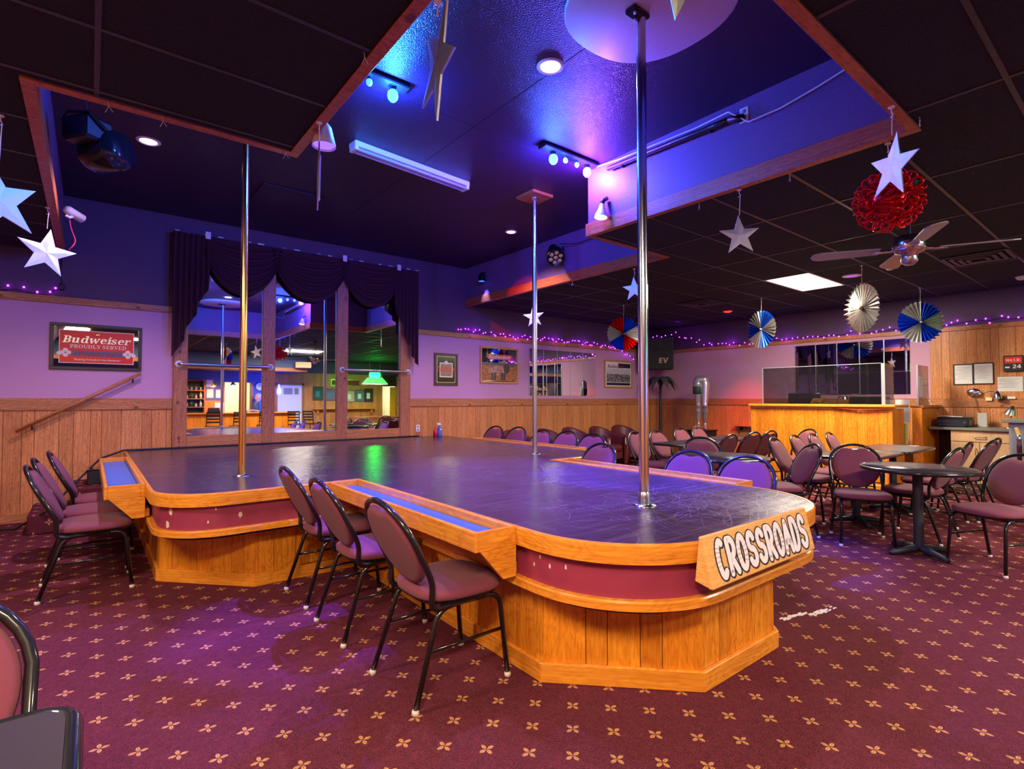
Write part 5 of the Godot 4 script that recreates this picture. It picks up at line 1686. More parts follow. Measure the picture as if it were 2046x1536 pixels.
func body_mesh(bones: Array, cell: float, k: float) -> Mesh:
	# bones: [a, b, radius a, radius b]; smooth union meshed as surface nets
	var lo := Vector3.INF
	var hi := -Vector3.INF
	for b in bones:
		var r := Vector3.ONE * (maxf(b[2], b[3]) + 2.0 * cell)
		lo = lo.min(b[0] - r).min(b[1] - r)
		hi = hi.max(b[0] + r).max(b[1] + r)
	var n := Vector3i(((hi - lo) / cell).ceil()) + Vector3i.ONE
	var field := PackedFloat32Array()
	field.resize(n.x * n.y * n.z)
	field.fill(1.0)
	# only near each bone: collect the bones that reach each cell through a running smooth minimum
	for b in bones:
		var reach := maxf(b[2], b[3]) + k + 3.0 * cell
		var a := Vector3i(((b[0].min(b[1]) - Vector3.ONE * reach - lo) / cell).floor()).max(Vector3i.ZERO)
		var e := Vector3i(((b[0].max(b[1]) + Vector3.ONE * reach - lo) / cell).ceil()).min(n - Vector3i.ONE)
		for z in range(a.z, e.z + 1):
			for y in range(a.y, e.y + 1):
				var row := (z * n.y + y) * n.x
				for x in range(a.x, e.x + 1):
					var d := sd_bone(lo + Vector3(x, y, z) * cell, b)
					var o := field[row + x]
					var h := maxf(k - absf(o - d), 0.0) / k
					field[row + x] = minf(o, d) - h * h * k * 0.25
	var vid := {}
	var verts := []
	var corners := [Vector3i(0, 0, 0), Vector3i(1, 0, 0), Vector3i(0, 1, 0), Vector3i(1, 1, 0), Vector3i(0, 0, 1), Vector3i(1, 0, 1), Vector3i(0, 1, 1), Vector3i(1, 1, 1)]
	var edges := [[0, 1], [2, 3], [4, 5], [6, 7], [0, 2], [1, 3], [4, 6], [5, 7], [0, 4], [1, 5], [2, 6], [3, 7]]
	for z in n.z - 1:
		for y in n.y - 1:
			for x in n.x - 1:
				var f0 := field[(z * n.y + y) * n.x + x]
				if absf(f0) > cell * 3.0:
					continue
				var vals := []
				var mask := 0
				for i in 8:
					var c: Vector3i = corners[i]
					var v := field[((z + c.z) * n.y + y + c.y) * n.x + x + c.x]
					vals.append(v)
					if v < 0:
						mask |= 1 << i
				if mask == 0 or mask == 255:
					continue
				var s := Vector3.ZERO
				var m := 0
				for e in edges:
					var a: float = vals[e[0]]
					var b: float = vals[e[1]]
					if (a < 0) != (b < 0):
						s += Vector3(corners[e[0]]).lerp(Vector3(corners[e[1]]), a / (a - b))
						m += 1
				vid[(z * n.y + y) * n.x + x] = verts.size()
				verts.append(lo + (Vector3(x, y, z) + s / m) * cell)
	var mb := MB.new().smooth(1)
	for key in vid:
		var x: int = key % n.x
		var y: int = (key / n.x) % n.y
		var z: int = key / (n.x * n.y)
		var f := field[key]
		for ax in 3:
			var st: int = [1, n.x, n.x * n.y][ax]
			var g := field[key + st]
			if (f < 0) == (g < 0):
				continue
			var s1: int = [n.x, n.x * n.y, 1][ax]
			var s2: int = [n.x * n.y, 1, n.x][ax]
			if not (vid.has(key - s1) and vid.has(key - s2) and vid.has(key - s1 - s2)):
				continue
			var A: Vector3 = verts[vid[key]]
			var B: Vector3 = verts[vid[key - s1]]
			var C: Vector3 = verts[vid[key - s1 - s2]]
			var D: Vector3 = verts[vid[key - s2]]
			if f < 0:
				mb.quad(A, B, C, D)
			else:
				mb.quad(D, C, B, A)
	return mb.done()

func build_booth():
	var t := thing("booth_counter", "honey-coloured wooden booth counter with plank front and thick top", "counter")
	var xf := 8.92
	var z0 := -4.60
	var z1 := -2.54
	span(t, "carcass", Vector3(xf + 0.012, 0.0, z0), Vector3(xf + 0.50, 1.19, z1 - 0.012), mats.groove)
	planks(t, Vector2(xf + 0.012, z0), Vector2(xf + 0.012, z1), 0.09, 1.19, Vector2(-1, 0), "booth", 3, 0.013)
	planks(t, Vector2(xf, z1 - 0.012), Vector2(xf + 0.50, z1 - 0.012), 0.0, 1.19, Vector2(0, 1), "booth", 5, 0.013)
	span(t, "baseboard", Vector3(xf - 0.012, 0, z0), Vector3(xf + 0.012, 0.09, z1), mats.stage_trim, 0.004)
	span(t, "counter_top", Vector3(xf - 0.05, 1.205, z0 - 0.03), Vector3(xf + 0.56, 1.25, z1 + 0.05), mats.stage_trim, 0.010)
	span(t, "top_moulding", Vector3(xf - 0.02, 1.175, z0), Vector3(xf + 0.0, 1.206, z1 + 0.02), mats.stage_trim, 0.004)
	part(t, "red_cord", MB.new().smooth(1).tube([Vector3(xf - 0.028, 1.195, -3.3), Vector3(xf - 0.03, 1.165, -2.95), Vector3(xf - 0.03, 1.185, -2.6)], 0.008, 6).done(), mat("cord_red", Color8(190, 40, 26), 0.5))
	# glass screen on the counter
	t = thing("glass_screen", "clear glass screen with pale edges standing on the booth counter", "screen")
	span(t, "pane", Vector3(9.00, 1.25, -4.42), Vector3(9.008, 1.85, -2.66), mats.booth_glass)
	span(t, "pane", Vector3(9.012, 1.25, -2.662), Vector3(9.40, 1.85, -2.654), mats.smoked_glass)
	span(t, "edge_strip", Vector3(8.992, 1.25, -2.69), Vector3(9.014, 1.85, -2.645), mats.mirror_edge)
	span(t, "edge_strip", Vector3(8.996, 1.85, -4.42), Vector3(9.012, 1.858, -2.69), mats.mirror_edge)
	span(t, "edge_strip", Vector3(8.996, 1.25, -4.432), Vector3(9.012, 1.85, -4.42), mats.mirror_edge)
	# return panel beyond the gap
	t = thing("booth_return", "narrow wooden end panel of the booth with a brown glass side above", "panel")
	span(t, "panel", Vector3(9.62, 0, -2.46), Vector3(10.55, 1.20, -2.40), mats.booth_plank_1, 0.004)
	span(t, "end_post", Vector3(9.58, 0, -2.48), Vector3(9.62, 1.22, -2.36), mats.booth_plank_0, 0.004)
	span(t, "cap", Vector3(9.58, 1.20, -2.50), Vector3(10.56, 1.235, -2.34), mats.trim_across, 0.004)
	span(t, "side_glass", Vector3(9.66, 1.235, -2.43), Vector3(10.2, 1.84, -2.422), mats.smoked_glass)
	span(t, "glass_edge", Vector3(9.645, 1.235, -2.436), Vector3(9.66, 1.84, -2.416), mats.mirror_edge)
	span(t, "notice", Vector3(9.72, 1.36, -2.421), Vector3(9.90, 1.68, -2.418), mats.paper)
	# things inside the booth
	t = thing("shelf_desk", "low desk inside the booth behind the counter", "desk")
	span(t, "desk_top", Vector3(9.45, 1.02, -4.5), Vector3(10.1, 1.05, -2.75), mats.trim_across)
	for z in [-4.45, -2.8]:
		span(t, "leg_panel", Vector3(9.5, 0, z - 0.02), Vector3(10.05, 1.02, z + 0.02), mats.trim_up)
	t = thing("amplifier", "black amplifier cabinet behind the left part of the booth glass", "amplifier", Vector3(9.7, 1.05, -4.05))
	pbox(t, "case", Vector3(0, 0.19, 0), Vector3(0.34, 0.38, 0.40), mats.black_plastic, 0.01)
	pbox(t, "badge", Vector3(-0.172, 0.15, 0), Vector3(0.004, 0.03, 0.04), mats.steel)
	t = thing("computer_monitor", "dark flat monitor behind the right part of the booth glass", "monitor", Vector3(9.66, 1.05, -3.06))
	pbox(t, "bezel", Vector3(0, 0.19, 0), Vector3(0.03, 0.26, 0.56), mats.black_plastic, 0.005)
	pbox(t, "screen", Vector3(-0.016, 0.19, 0), Vector3(0.003, 0.23, 0.53), mat("screen_dark", Color8(26, 34, 36), 0.12))
	pbox(t, "stand", Vector3(0.03, 0.035, 0), Vector3(0.16, 0.07, 0.2), mats.black_plastic, 0.01)
	t = thing("desk_lamp", "small bent metal desk lamp behind the booth glass", "lamp", Vector3(9.6, 1.05, -3.50))
	part(t, "base", MB.new().smooth(1).lathe([Vector2(0, 0), Vector2(0.06, 0), Vector2(0.058, 0.012), Vector2(0, 0.015)], 16).done(), mats.steel)
	part(t, "neck", MB.new().smooth(1).tube(bend([Vector3(0, 0.01, 0), Vector3(0, 0.30, 0), Vector3(-0.02, 0.34, 0.12)], 0.08), 0.008, 6).done(), mats.steel)
	part(t, "shade", MB.new().smooth(1).lathe([Vector2(0.05, -0.05), Vector2(0.03, 0.0), Vector2(0.0, 0.02)], 14).done(), mats.steel, at(-0.02, 0.33, 0.13))
	t = thing("plush_toy", "small yellow plush toy on the booth counter behind the glass", "toy", Vector3(9.12, 1.25, -3.60))
	part(t, "plush", body_mesh([[Vector3(0, 0.05, -0.05), Vector3(0, 0.05, 0.04), 0.045, 0.04], [Vector3(0, 0.075, 0.075), Vector3(0, 0.08, 0.08), 0.035, 0.033], [Vector3(-0.03, 0.02, -0.07), Vector3(-0.06, 0.02, -0.08), 0.02, 0.018], [Vector3(-0.03, 0.02, 0.04), Vector3(-0.06, 0.02, 0.05), 0.02, 0.018]], 0.012, 0.02), mat("plush_yellow", Color8(222, 176, 60), 0.9))
	t = thing("hanging_papers", "white papers and a green strip pinned in the gap beside the booth", "papers", Vector3(9.55, 0, -2.62))
	span(t, "white_sheet", Vector3(0, 0.98, -0.06), Vector3(0.004, 1.32, 0.12), mats.paper)
	span(t, "green_strip", Vector3(0, 0.66, -0.03), Vector3(0.005, 0.97, 0.06), mat("paper_green", Color8(110, 200, 40), 0.7))
	span(t, "cream_strip", Vector3(0, 0.66, 0.06), Vector3(0.005, 0.97, 0.09), mat("paper_cream", Color8(240, 220, 160), 0.7))

	# maple base cabinet under the grey worktop
	t = thing("base_cabinet", "pale maple base cabinet with one drawer and two doors", "cabinet", Vector3(10.02, 0, -1.80))
	var m: Material = mats.panel_maple
	span(t, "body", Vector3(0.02, 0.10, -0.33), Vector3(0.56, 0.87, 0.33), m)
	span(t, "toe_kick", Vector3(0.06, 0, -0.33), Vector3(0.56, 0.10, 0.33), m)
	var d := span(t, "drawer", Vector3(0.0, 0.71, -0.325), Vector3(0.02, 0.865, 0.325), m, 0.003)
	part(d, "handle", MB.new().smooth(1).tube(bend([Vector3(-0.008, 0, -0.07), Vector3(-0.04, -0.008, -0.06), Vector3(-0.04, -0.008, 0.06), Vector3(-0.008, 0, 0.07)], 0.02), 0.006, 6).done(), mats.steel)
	for s in [-1, 1]:
		d = span(t, "door", Vector3(0.0, 0.11, s * 0.003), Vector3(0.02, 0.70, s * 0.325), m, 0.003)
		part(d, "handle", MB.new().smooth(1).tube(bend([Vector3(-0.008, 0.22, -s * 0.12), Vector3(-0.04, 0.21, -s * 0.12), Vector3(-0.04, 0.12, -s * 0.12), Vector3(-0.008, 0.11, -s * 0.12)], 0.02), 0.006, 6).done(), mats.steel)
	t = thing("worktop", "grey-green laminate worktop running along the panelled wall", "worktop", Vector3(10.0, 0, 0))
	span(t, "slab", Vector3(-0.02, 0.872, -2.38), Vector3(0.585, 0.912, -1.44), mats.grey_laminate, 0.005)
	span(t, "open_bay_back", Vector3(0.5, 0.0, -2.38), Vector3(0.57, 0.87, -2.14), mats.groove)
	# printer and papers on the worktop
	t = thing("printer", "black inkjet printer with papers on top on the grey worktop", "printer", Vector3(10.28, 0.912, -2.13))
	pbox(t, "case", Vector3(0, 0.06, 0), Vector3(0.34, 0.12, 0.40), mat("printer_black", Color8(34, 38, 46), 0.35), 0.02)
	pbox(t, "tray", Vector3(-0.16, 0.03, 0), Vector3(0.08, 0.05, 0.34), mats.printer_black, 0.012)
	pbox(t, "badge", Vector3(-0.175, 0.07, 0.15), Vector3(0.004, 0.014, 0.022), mats.steel)
	pbox(t, "lid", Vector3(0.02, 0.13, 0), Vector3(0.30, 0.025, 0.38), mats.black_plastic, 0.01)
	rng.seed = 21
	for i in 5:
		one("loose_paper", ["bottom", "second", "middle", "fourth", "top"][i] + " sheet of the untidy papers lying on the printer", "paper", boxm(Vector3(0.12, 0.003, 0.16)), mats.paper, Transform3D(Basis(Vector3.UP, rng.randf_range(-0.4, 0.4)), Vector3(10.26 + rng.randf_range(-0.05, 0.05), 1.056 + 0.004 * i, -2.16 + rng.randf_range(-0.08, 0.1))), "papers on the printer")
	one("paper_stack", "upright stack of grey printed forms beside the printer", "papers", boxm(Vector3(0.03, 0.21, 0.11), 0.003), mat("paper_grey", Color8(170, 168, 160), 0.8), Transform3D(Basis(Vector3(0, 0, 1), -0.08), Vector3(10.40, 1.018, -1.83)))
	# wall notices
	for q in [[-2.076, 1.71, 0.215, 0.295, "left of two black-framed white certificates on the panelling", true], [-1.84, 1.717, 0.215, 0.30, "right of two black-framed white certificates on the panelling", true], [-1.545, 1.55, 0.275, 0.215, "unframed white notice pinned below the red sign", false]]:
		t = thing("certificate" if q[5] else "paper_notice", q[4], "notice", Vector3(XB - 0.003, q[1], q[0]), -PI / 2, "notices on the panelled wall")
		pbox(t, "sheet", Vector3(0, 0, 0.004), Vector3(q[2], q[3], 0.004), mats.paper)
		if q[5]:
			frame(t, q[2] + 0.03, q[3] + 0.03, 0.016, 0.014, mats.black_plastic)
		for k in 9:
			pbox(t, "text_line", Vector3(0.0 - 0.02 * (k % 3), q[3] * (0.36 - 0.075 * k), 0.0065), Vector3(q[2] * (0.78 - 0.1 * (k % 4)), 0.004, 0.001), mat("text_grey", Color8(150, 150, 152), 0.8))
	t = thing("age_sign", "small black and red sign reading We I.D. with a changeable number", "sign", Vector3(XB - 0.003, 1.85, -1.50), -PI / 2)
	pbox(t, "case", Vector3(0, 0, 0.02), Vector3(0.215, 0.235, 0.04), mats.black_plastic, 0.006)
	pbox(t, "red_field", Vector3(0, 0.05, 0.041), Vector3(0.19, 0.095, 0.002), mats.print_red)
	label_text(t, "We I.D.", Vector3(0, 0.05, 0.0425), 0.048, mats.paper, 1.0, 0.0, false)
	label_text(t, "24", Vector3(0.035, -0.045, 0.0412), 0.075, mats.paper, 1.1, 0.0, false)
	pbox(t, "number_tab", Vector3(-0.065, -0.055, 0.041), Vector3(0.05, 0.022, 0.002), mats.paper)
	t = thing("thermostat", "small white square sensor with a black dot on the pink wall strip", "sensor", Vector3(XB - 0.003, 1.59, -2.56), -PI / 2)
	pbox(t, "body", Vector3(0, 0, 0.015), Vector3(0.06, 0.06, 0.03), mats.white_plastic, 0.006)
	part(t, "lens", MB.new().smooth(1).lathe([Vector2(0.014, 0), Vector2(0.0, 0.008)], 12, Transform3D(Basis(Vector3.RIGHT, PI / 2), Vector3(0, 0, 0.03))).done(), mats.black_plastic)
	part(t, "cord", MB.new().smooth(1).tube([Vector3(0.0, -0.03, 0.012), Vector3(0.04, -0.25, 0.03), Vector3(0.20, -0.55, 0.10)], 0.004, 6).done(), mats.white_plastic)
	# clamp lamp with steel shades on the rail
	t = thing("clamp_lamp", "steel gooseneck clip lamp with two round heads on the chair rail", "lamp", Vector3(XB - 0.03, 1.40, -1.82))
	part(t, "base_disc", MB.new().smooth(1).ball(Vector3(-0.03, 0.03, -0.13), Vector3(0.03, 0.065, 0.085), 16, 8).done(), mats.chrome)
	part(t, "gooseneck", MB.new().smooth(1).tube(bend([Vector3(-0.05, 0.01, -0.13), Vector3(-0.10, 0.0, -0.04), Vector3(-0.06, 0.05, 0.07), Vector3(-0.07, 0.02, 0.14)], 0.06), 0.007, 6).done(), mats.chrome)
	part(t, "shade", MB.new().smooth(1).lathe([Vector2(0.055, -0.06), Vector2(0.045, 0.0), Vector2(0.02, 0.045), Vector2(0, 0.055)], 18).done(), mats.chrome, at(-0.08, 0.0, 0.15))
	part(t, "tag", boxm(Vector3(0.003, 0.05, 0.075)), mat("tag_cream", Color8(236, 226, 170), 0.7), at(-0.02, -0.07, 0.04))
	part(t, "tag", boxm(Vector3(0.003, 0.035, 0.085)), mats.paper, at(-0.02, -0.05, 0.29))
	part(t, "clip", boxm(Vector3(0.05, 0.06, 0.05), 0.008), mats.black_plastic, at(-0.05, -0.06, 0.20))
	part(t, "cord", MB.new().smooth(1).tube([Vector3(-0.02, -0.03, -0.12), Vector3(-0.01, -0.25, -0.08), Vector3(-0.02, -0.47, 0.02)], 0.005, 6).done(), mat("cord_brown", Color8(96, 60, 36), 0.5))

	# bar end with taps at the right edge
	t = thing("bar_end", "grey end of the bar with a laminate top at the right edge", "bar", Vector3(9.1, 0, -0.85))
	span(t, "top", Vector3(-0.06, 1.03, -0.56), Vector3(0.56, 1.075, 0.6), mats.grey_laminate, 0.006)
	span(t, "panel", Vector3(0.0, 0, -0.50), Vector3(0.5, 1.03, 0.6), mats.grey_paint, 0.004)
	span(t, "corner_strip", Vector3(-0.008, 0, -0.22), Vector3(0.0, 1.03, -0.20), mats.white_plastic)
	for q in [[-0.40, "amber-topped black beer tap handle nearer the booth", true], [-0.30, "plain dark beer tap handle nearer the right edge", false]]:
		var h := thing("tap_handle", q[1], "tap", Vector3(9.05, 0.52, -0.85 + q[0]), 0, "beer tap handles")
		part(h, "handle", MB.new().smooth(1).lathe([Vector2(0.012, 0), Vector2(0.022, 0.03), Vector2(0.026, 0.22), Vector2(0.018, 0.30), Vector2(0.0, 0.31)], 14).done(), mat("tap_dark", Color8(58, 18, 24), 0.3))
		part(h, "ferrule", MB.new().smooth(1).lathe([Vector2(0.02, 0.28), Vector2(0.026, 0.30), Vector2(0.022, 0.36), Vector2(0.0, 0.37)], 14).done(), mats.chrome)
		part(h, "mount", MB.new().smooth(1).tube([Vector3(0, 0.02, 0), Vector3(0.05, 0.02, 0)], 0.012, 8).done(), mats.chrome)
		if q[2]:
			part(h, "amber_top", boxm(Vector3(0.014, 0.11, 0.04), 0.006), mat("amber", Color8(214, 168, 84), 0.4), Transform3D(Basis(Vector3.RIGHT, -0.3), Vector3(0, 0.40, -0.01)))
	t = thing("desk_lamp", "silver cone desk lamp standing on the worktop at the right", "lamp", Vector3(10.2, 0.912, -1.50))
	part(t, "base", MB.new().smooth(1).lathe([Vector2(0, 0), Vector2(0.07, 0), Vector2(0.065, 0.012), Vector2(0, 0.018)], 18).done(), mats.steel)
	part(t, "neck", MB.new().smooth(1).tube(bend([Vector3(0, 0.015, 0), Vector3(0.02, 0.25, 0.02), Vector3(-0.02, 0.30, 0.02)], 0.05), 0.008, 6).done(), mats.steel)
	part(t, "shade", MB.new().smooth(1).lathe([Vector2(0.075, -0.09), Vector2(0.05, -0.02), Vector2(0.02, 0.04), Vector2(0, 0.045)], 18, Transform3D(Basis(Vector3.RIGHT, 0.35), Vector3(-0.03, 0.28, 0.03))).done(), mats.steel)

func build_corner():
	# loudspeaker hung across the corner
	var t := thing("loudspeaker", "black loudspeaker cabinet hung high across the far corner", "speaker", Vector3(9.92, 2.35, -7.22), deg_to_rad(-46))
	pbox(t, "cabinet", Vector3(0, 0, -0.18), Vector3(0.66, 0.72, 0.36), mats.black_plastic, 0.015)
	pbox(t, "grille", Vector3(0, 0, 0.006), Vector3(0.62, 0.68, 0.012), mat("grille_black", Color8(16, 17, 22), 0.7), 0.004)
	part(t, "horn_ring", MB.new().smooth(1).lathe([Vector2(0.085, 0), Vector2(0.09, 0.006), Vector2(0.105, 0.006), Vector2(0.11, 0)], 24, Transform3D(Basis(Vector3.RIGHT, PI / 2), Vector3(-0.05, 0.17, 0.012))).done(), mats.black_metal)
	label_text(t, "EV", Vector3(0.10, -0.16, 0.012), 0.16, mat("badge_tan", Color8(190, 150, 110), 0.4), 1.1, 0.1, false)
	part(t, "wall_bracket", MB.new().tube([Vector3(0, 0.1, -0.35), Vector3(0, 0.1, -0.72)], 0.02, 8).done(), mats.black_metal)
	# metal palm
	t = thing("metal_palm", "dark metal palm tree ornament standing in the far corner", "ornament", Vector3(9.98, 0, -7.22))
	part(t, "base", MB.new().smooth(1).lathe([Vector2(0, 0), Vector2(0.16, 0), Vector2(0.15, 0.02), Vector2(0.03, 0.04)], 20).done(), mats.cast_iron)
	var b := MB.new().smooth(1)
	var pr := []
	for i in 40:
		var y := 0.03 + 1.72 * i / 39.0
		pr.append(Vector2(0.036 - 0.012 * i / 39.0 + 0.006 * (i % 2), y))
	part(t, "trunk", b.lathe(pr, 10).done(), mats.cast_iron)
	for i in 7:
		var a := TAU * i / 7 + 0.3
		var lf := MB.new().smooth(1)
		var rows := []
		for k in 9:
			var s := k / 8.0
			var c := Vector3(cos(a), 0, sin(a)) * (0.40 * s) + Vector3(0, 1.76 + 0.15 * sin(s * PI * 0.8) - 0.33 * s * s, 0)
			var w := 0.085 * sin(PI * clampf(s * 0.92 + 0.08, 0, 1))
			var sd := Vector3(-sin(a), 0, cos(a)) * w
			rows.append([c - sd + Vector3(0, -w * 0.5, 0), c, c + sd + Vector3(0, -w * 0.5, 0)])
		for k in 8:
			for j in 2:
				lf.quad(rows[k][j], rows[k][j + 1], rows[k + 1][j + 1], rows[k + 1][j])
				lf.quad(rows[k + 1][j] - Vector3(0, 0.006, 0), rows[k + 1][j + 1] - Vector3(0, 0.006, 0), rows[k][j + 1] - Vector3(0, 0.006, 0), rows[k][j] - Vector3(0, 0.006, 0))
		part(t, "frond", lf.done(), mat("palm_grey", Color8(78, 86, 84), 0.5, 0.4))
	# mannequin legs on a black pedestal
	t = thing("pedestal", "low black pedestal box under the silver mannequin legs", "pedestal", Vector3(9.85, 0, -6.12))
	pbox(t, "box", Vector3(0, 0.34, 0), Vector3(0.42, 0.68, 0.42), mats.black_plastic, 0.01)
	pbox(t, "top", Vector3(0, 0.69, 0), Vector3(0.46, 0.02, 0.46), mats.black_plastic, 0.004)
	t = thing("mannequin_legs", "silver mannequin legs with a dark green garter on the pedestal", "mannequin", Vector3(9.85, 0.70, -6.12), deg_to_rad(-58))
	var bones := []
	for s in [-1.0, 1.0]:
		var fw := 0.08 if s > 0 else 0.0
		var hip := Vector3(s * 0.075, 0.93, 0)
		var knee := Vector3(s * 0.075 - 0.01 * s, 0.50, fw)
		var ank := Vector3(s * 0.065, 0.11, -0.02)
		var ball := Vector3(s * 0.07, 0.03, 0.08)
		bones.append_array([[hip, knee, 0.092, 0.048], [knee, knee.lerp(ank, 0.3) + Vector3(0, 0, -0.022), 0.045, 0.052], [knee.lerp(ank, 0.3) + Vector3(0, 0, -0.022), ank, 0.052, 0.026], [ank, ball, 0.028, 0.026], [ball, ball + Vector3(0, -0.005, 0.05), 0.025, 0.015]])
	bones.append([Vector3(-0.055, 1.02, 0.0), Vector3(0.055, 1.02, 0.0), 0.088, 0.088])
	part(t, "legs", body_mesh(bones, 0.014, 0.03), mats.silver_paint)
	part(t, "garter", MB.new().smooth(1).lathe([Vector2(0.080, -0.07), Vector2(0.090, -0.06), Vector2(0.094, 0.08), Vector2(0.088, 0.09)], 18).done(), mat("garter_green", Color8(30, 62, 34), 0.6), at(-0.077, 0.80, 0))
	for s in [-1.0, 1.0]:
		part(t, "heel", MB.new().tube([Vector3(s * 0.065, 0.075, -0.045), Vector3(s * 0.065, 0.0, -0.05)], [0.014, 0.008], 8).done(), mats.steel)
	# low shelf by the red wall
	t = thing("wall_ledge", "thin dark ledge fixed to the red-lit panelling", "shelf", Vector3(XB, 0.78, -5.35))
	span(t, "board", Vector3(-0.14, -0.012, -0.42), Vector3(0, 0.012, 0.42), mats.trim_across)
	for z in [-0.3, 0.3]:
		span(t, "bracket", Vector3(-0.1, -0.09, z - 0.01), Vector3(0, -0.012, z + 0.01), mats.black_metal)

func build_left():
	# carpeted steps up to the stage
	var t := thing("carpeted_steps", "two carpet-covered steps against the far wall left of the stage", "steps", Vector3(0, 0, 0))
	span(t, "step", Vector3(-0.46, 0, -7.76), Vector3(0.04, 0.20, -6.98), mats.carpet, 0.015)
	span(t, "step", Vector3(-0.14, 0.20, -7.76), Vector3(0.30, 0.42, -7.02), mats.carpet, 0.015)
	t = thing("speaker_box", "small black box with a shiny blue top beside the stage's left end", "box", Vector3(0.02, 0.42, -7.35))
	pbox(t, "body", Vector3(0.06, 0.075, 0), Vector3(0.18, 0.15, 0.3), mats.black_plastic, 0.01)
	pbox(t, "lid", Vector3(0.06, 0.155, 0), Vector3(0.19, 0.012, 0.31), mats.black_enamel, 0.004)
	one("black_cable", "black cable running from the stage corner down to the floor along the wall", "cable", MB.new().smooth(1).tube([Vector3(4.2, 0.728, -7.72), Vector3(2.2, 0.728, -7.725), Vector3(0.55, 0.728, -7.71), Vector3(0.32, 0.735, -7.66), Vector3(0.10, 0.66, -7.55), Vector3(-0.12, 0.46, -7.0), Vector3(-0.3, 0.24, -6.95), Vector3(-0.55, 0.06, -7.1), Vector3(-0.9, 0.015, -7.5), Vector3(-1.6, 0.012, -7.65)], 0.011, 8).done(), mats.black_plastic)
	# bottles at the back right corner of the stage
	t = thing("spray_bottle", "clear spray bottle with blue liquid at the stage's far right corner", "bottle", Vector3(4.47, 0.7195, -7.52))
	part(t, "bottle", MB.new().smooth(1).lathe([Vector2(0, 0), Vector2(0.042, 0), Vector2(0.045, 0.02), Vector2(0.043, 0.11), Vector2(0.018, 0.16), Vector2(0.015, 0.18), Vector2(0, 0.18)], 16).done(), mat("liquid_blue", Color8(70, 110, 190), 0.1))
	part(t, "sprayer", boxm(Vector3(0.07, 0.04, 0.03), 0.008), mats.white_plastic, at(-0.015, 0.20, 0))
	t = thing("squeeze_bottle", "small red squeeze bottle beside the spray bottle", "bottle", Vector3(4.38, 0.7195, -7.50))
	part(t, "bottle", MB.new().smooth(1).lathe([Vector2(0, 0), Vector2(0.034, 0), Vector2(0.035, 0.09), Vector2(0.022, 0.12), Vector2(0, 0.125)], 14).done(), mat("bottle_red", Color8(196, 30, 60), 0.35))
	part(t, "nozzle", MB.new().smooth(1).lathe([Vector2(0.014, 0.118), Vector2(0.01, 0.14), Vector2(0.004, 0.175), Vector2(0, 0.176)], 10).done(), mats.bottle_red)
	# worn tape left on the carpet by the runway
	var bt := MB.new()
	rng.seed = 12
	for q in [[Vector2(3.30, -1.52), Vector2(3.52, -1.47), 0.012], [Vector2(3.50, -1.44), Vector2(3.74, -1.40), 0.020]]:
		for i in 26:
			var c: Vector2 = q[0].lerp(q[1], rng.randf()) + Vector2(rng.randfn(0, 0.006), rng.randfn(0, q[2] * 0.6))
			var poly := PackedVector2Array()
			var a0 := rng.randf() * TAU
			for k in 6:
				var a := a0 + TAU * k / 6
				poly.append(c + Vector2(cos(a) * 0.030, sin(a) * 0.008) * rng.randf_range(0.5, 1.0))
			bt.prism(poly, 0.0, 0.0012 + 0.0001 * i)
	one("tape_residue", "torn strip of white tape stuck to the carpet beside the name board", "tape", bt.done(), mat("tape_white", Color8(214, 204, 206), 0.8))

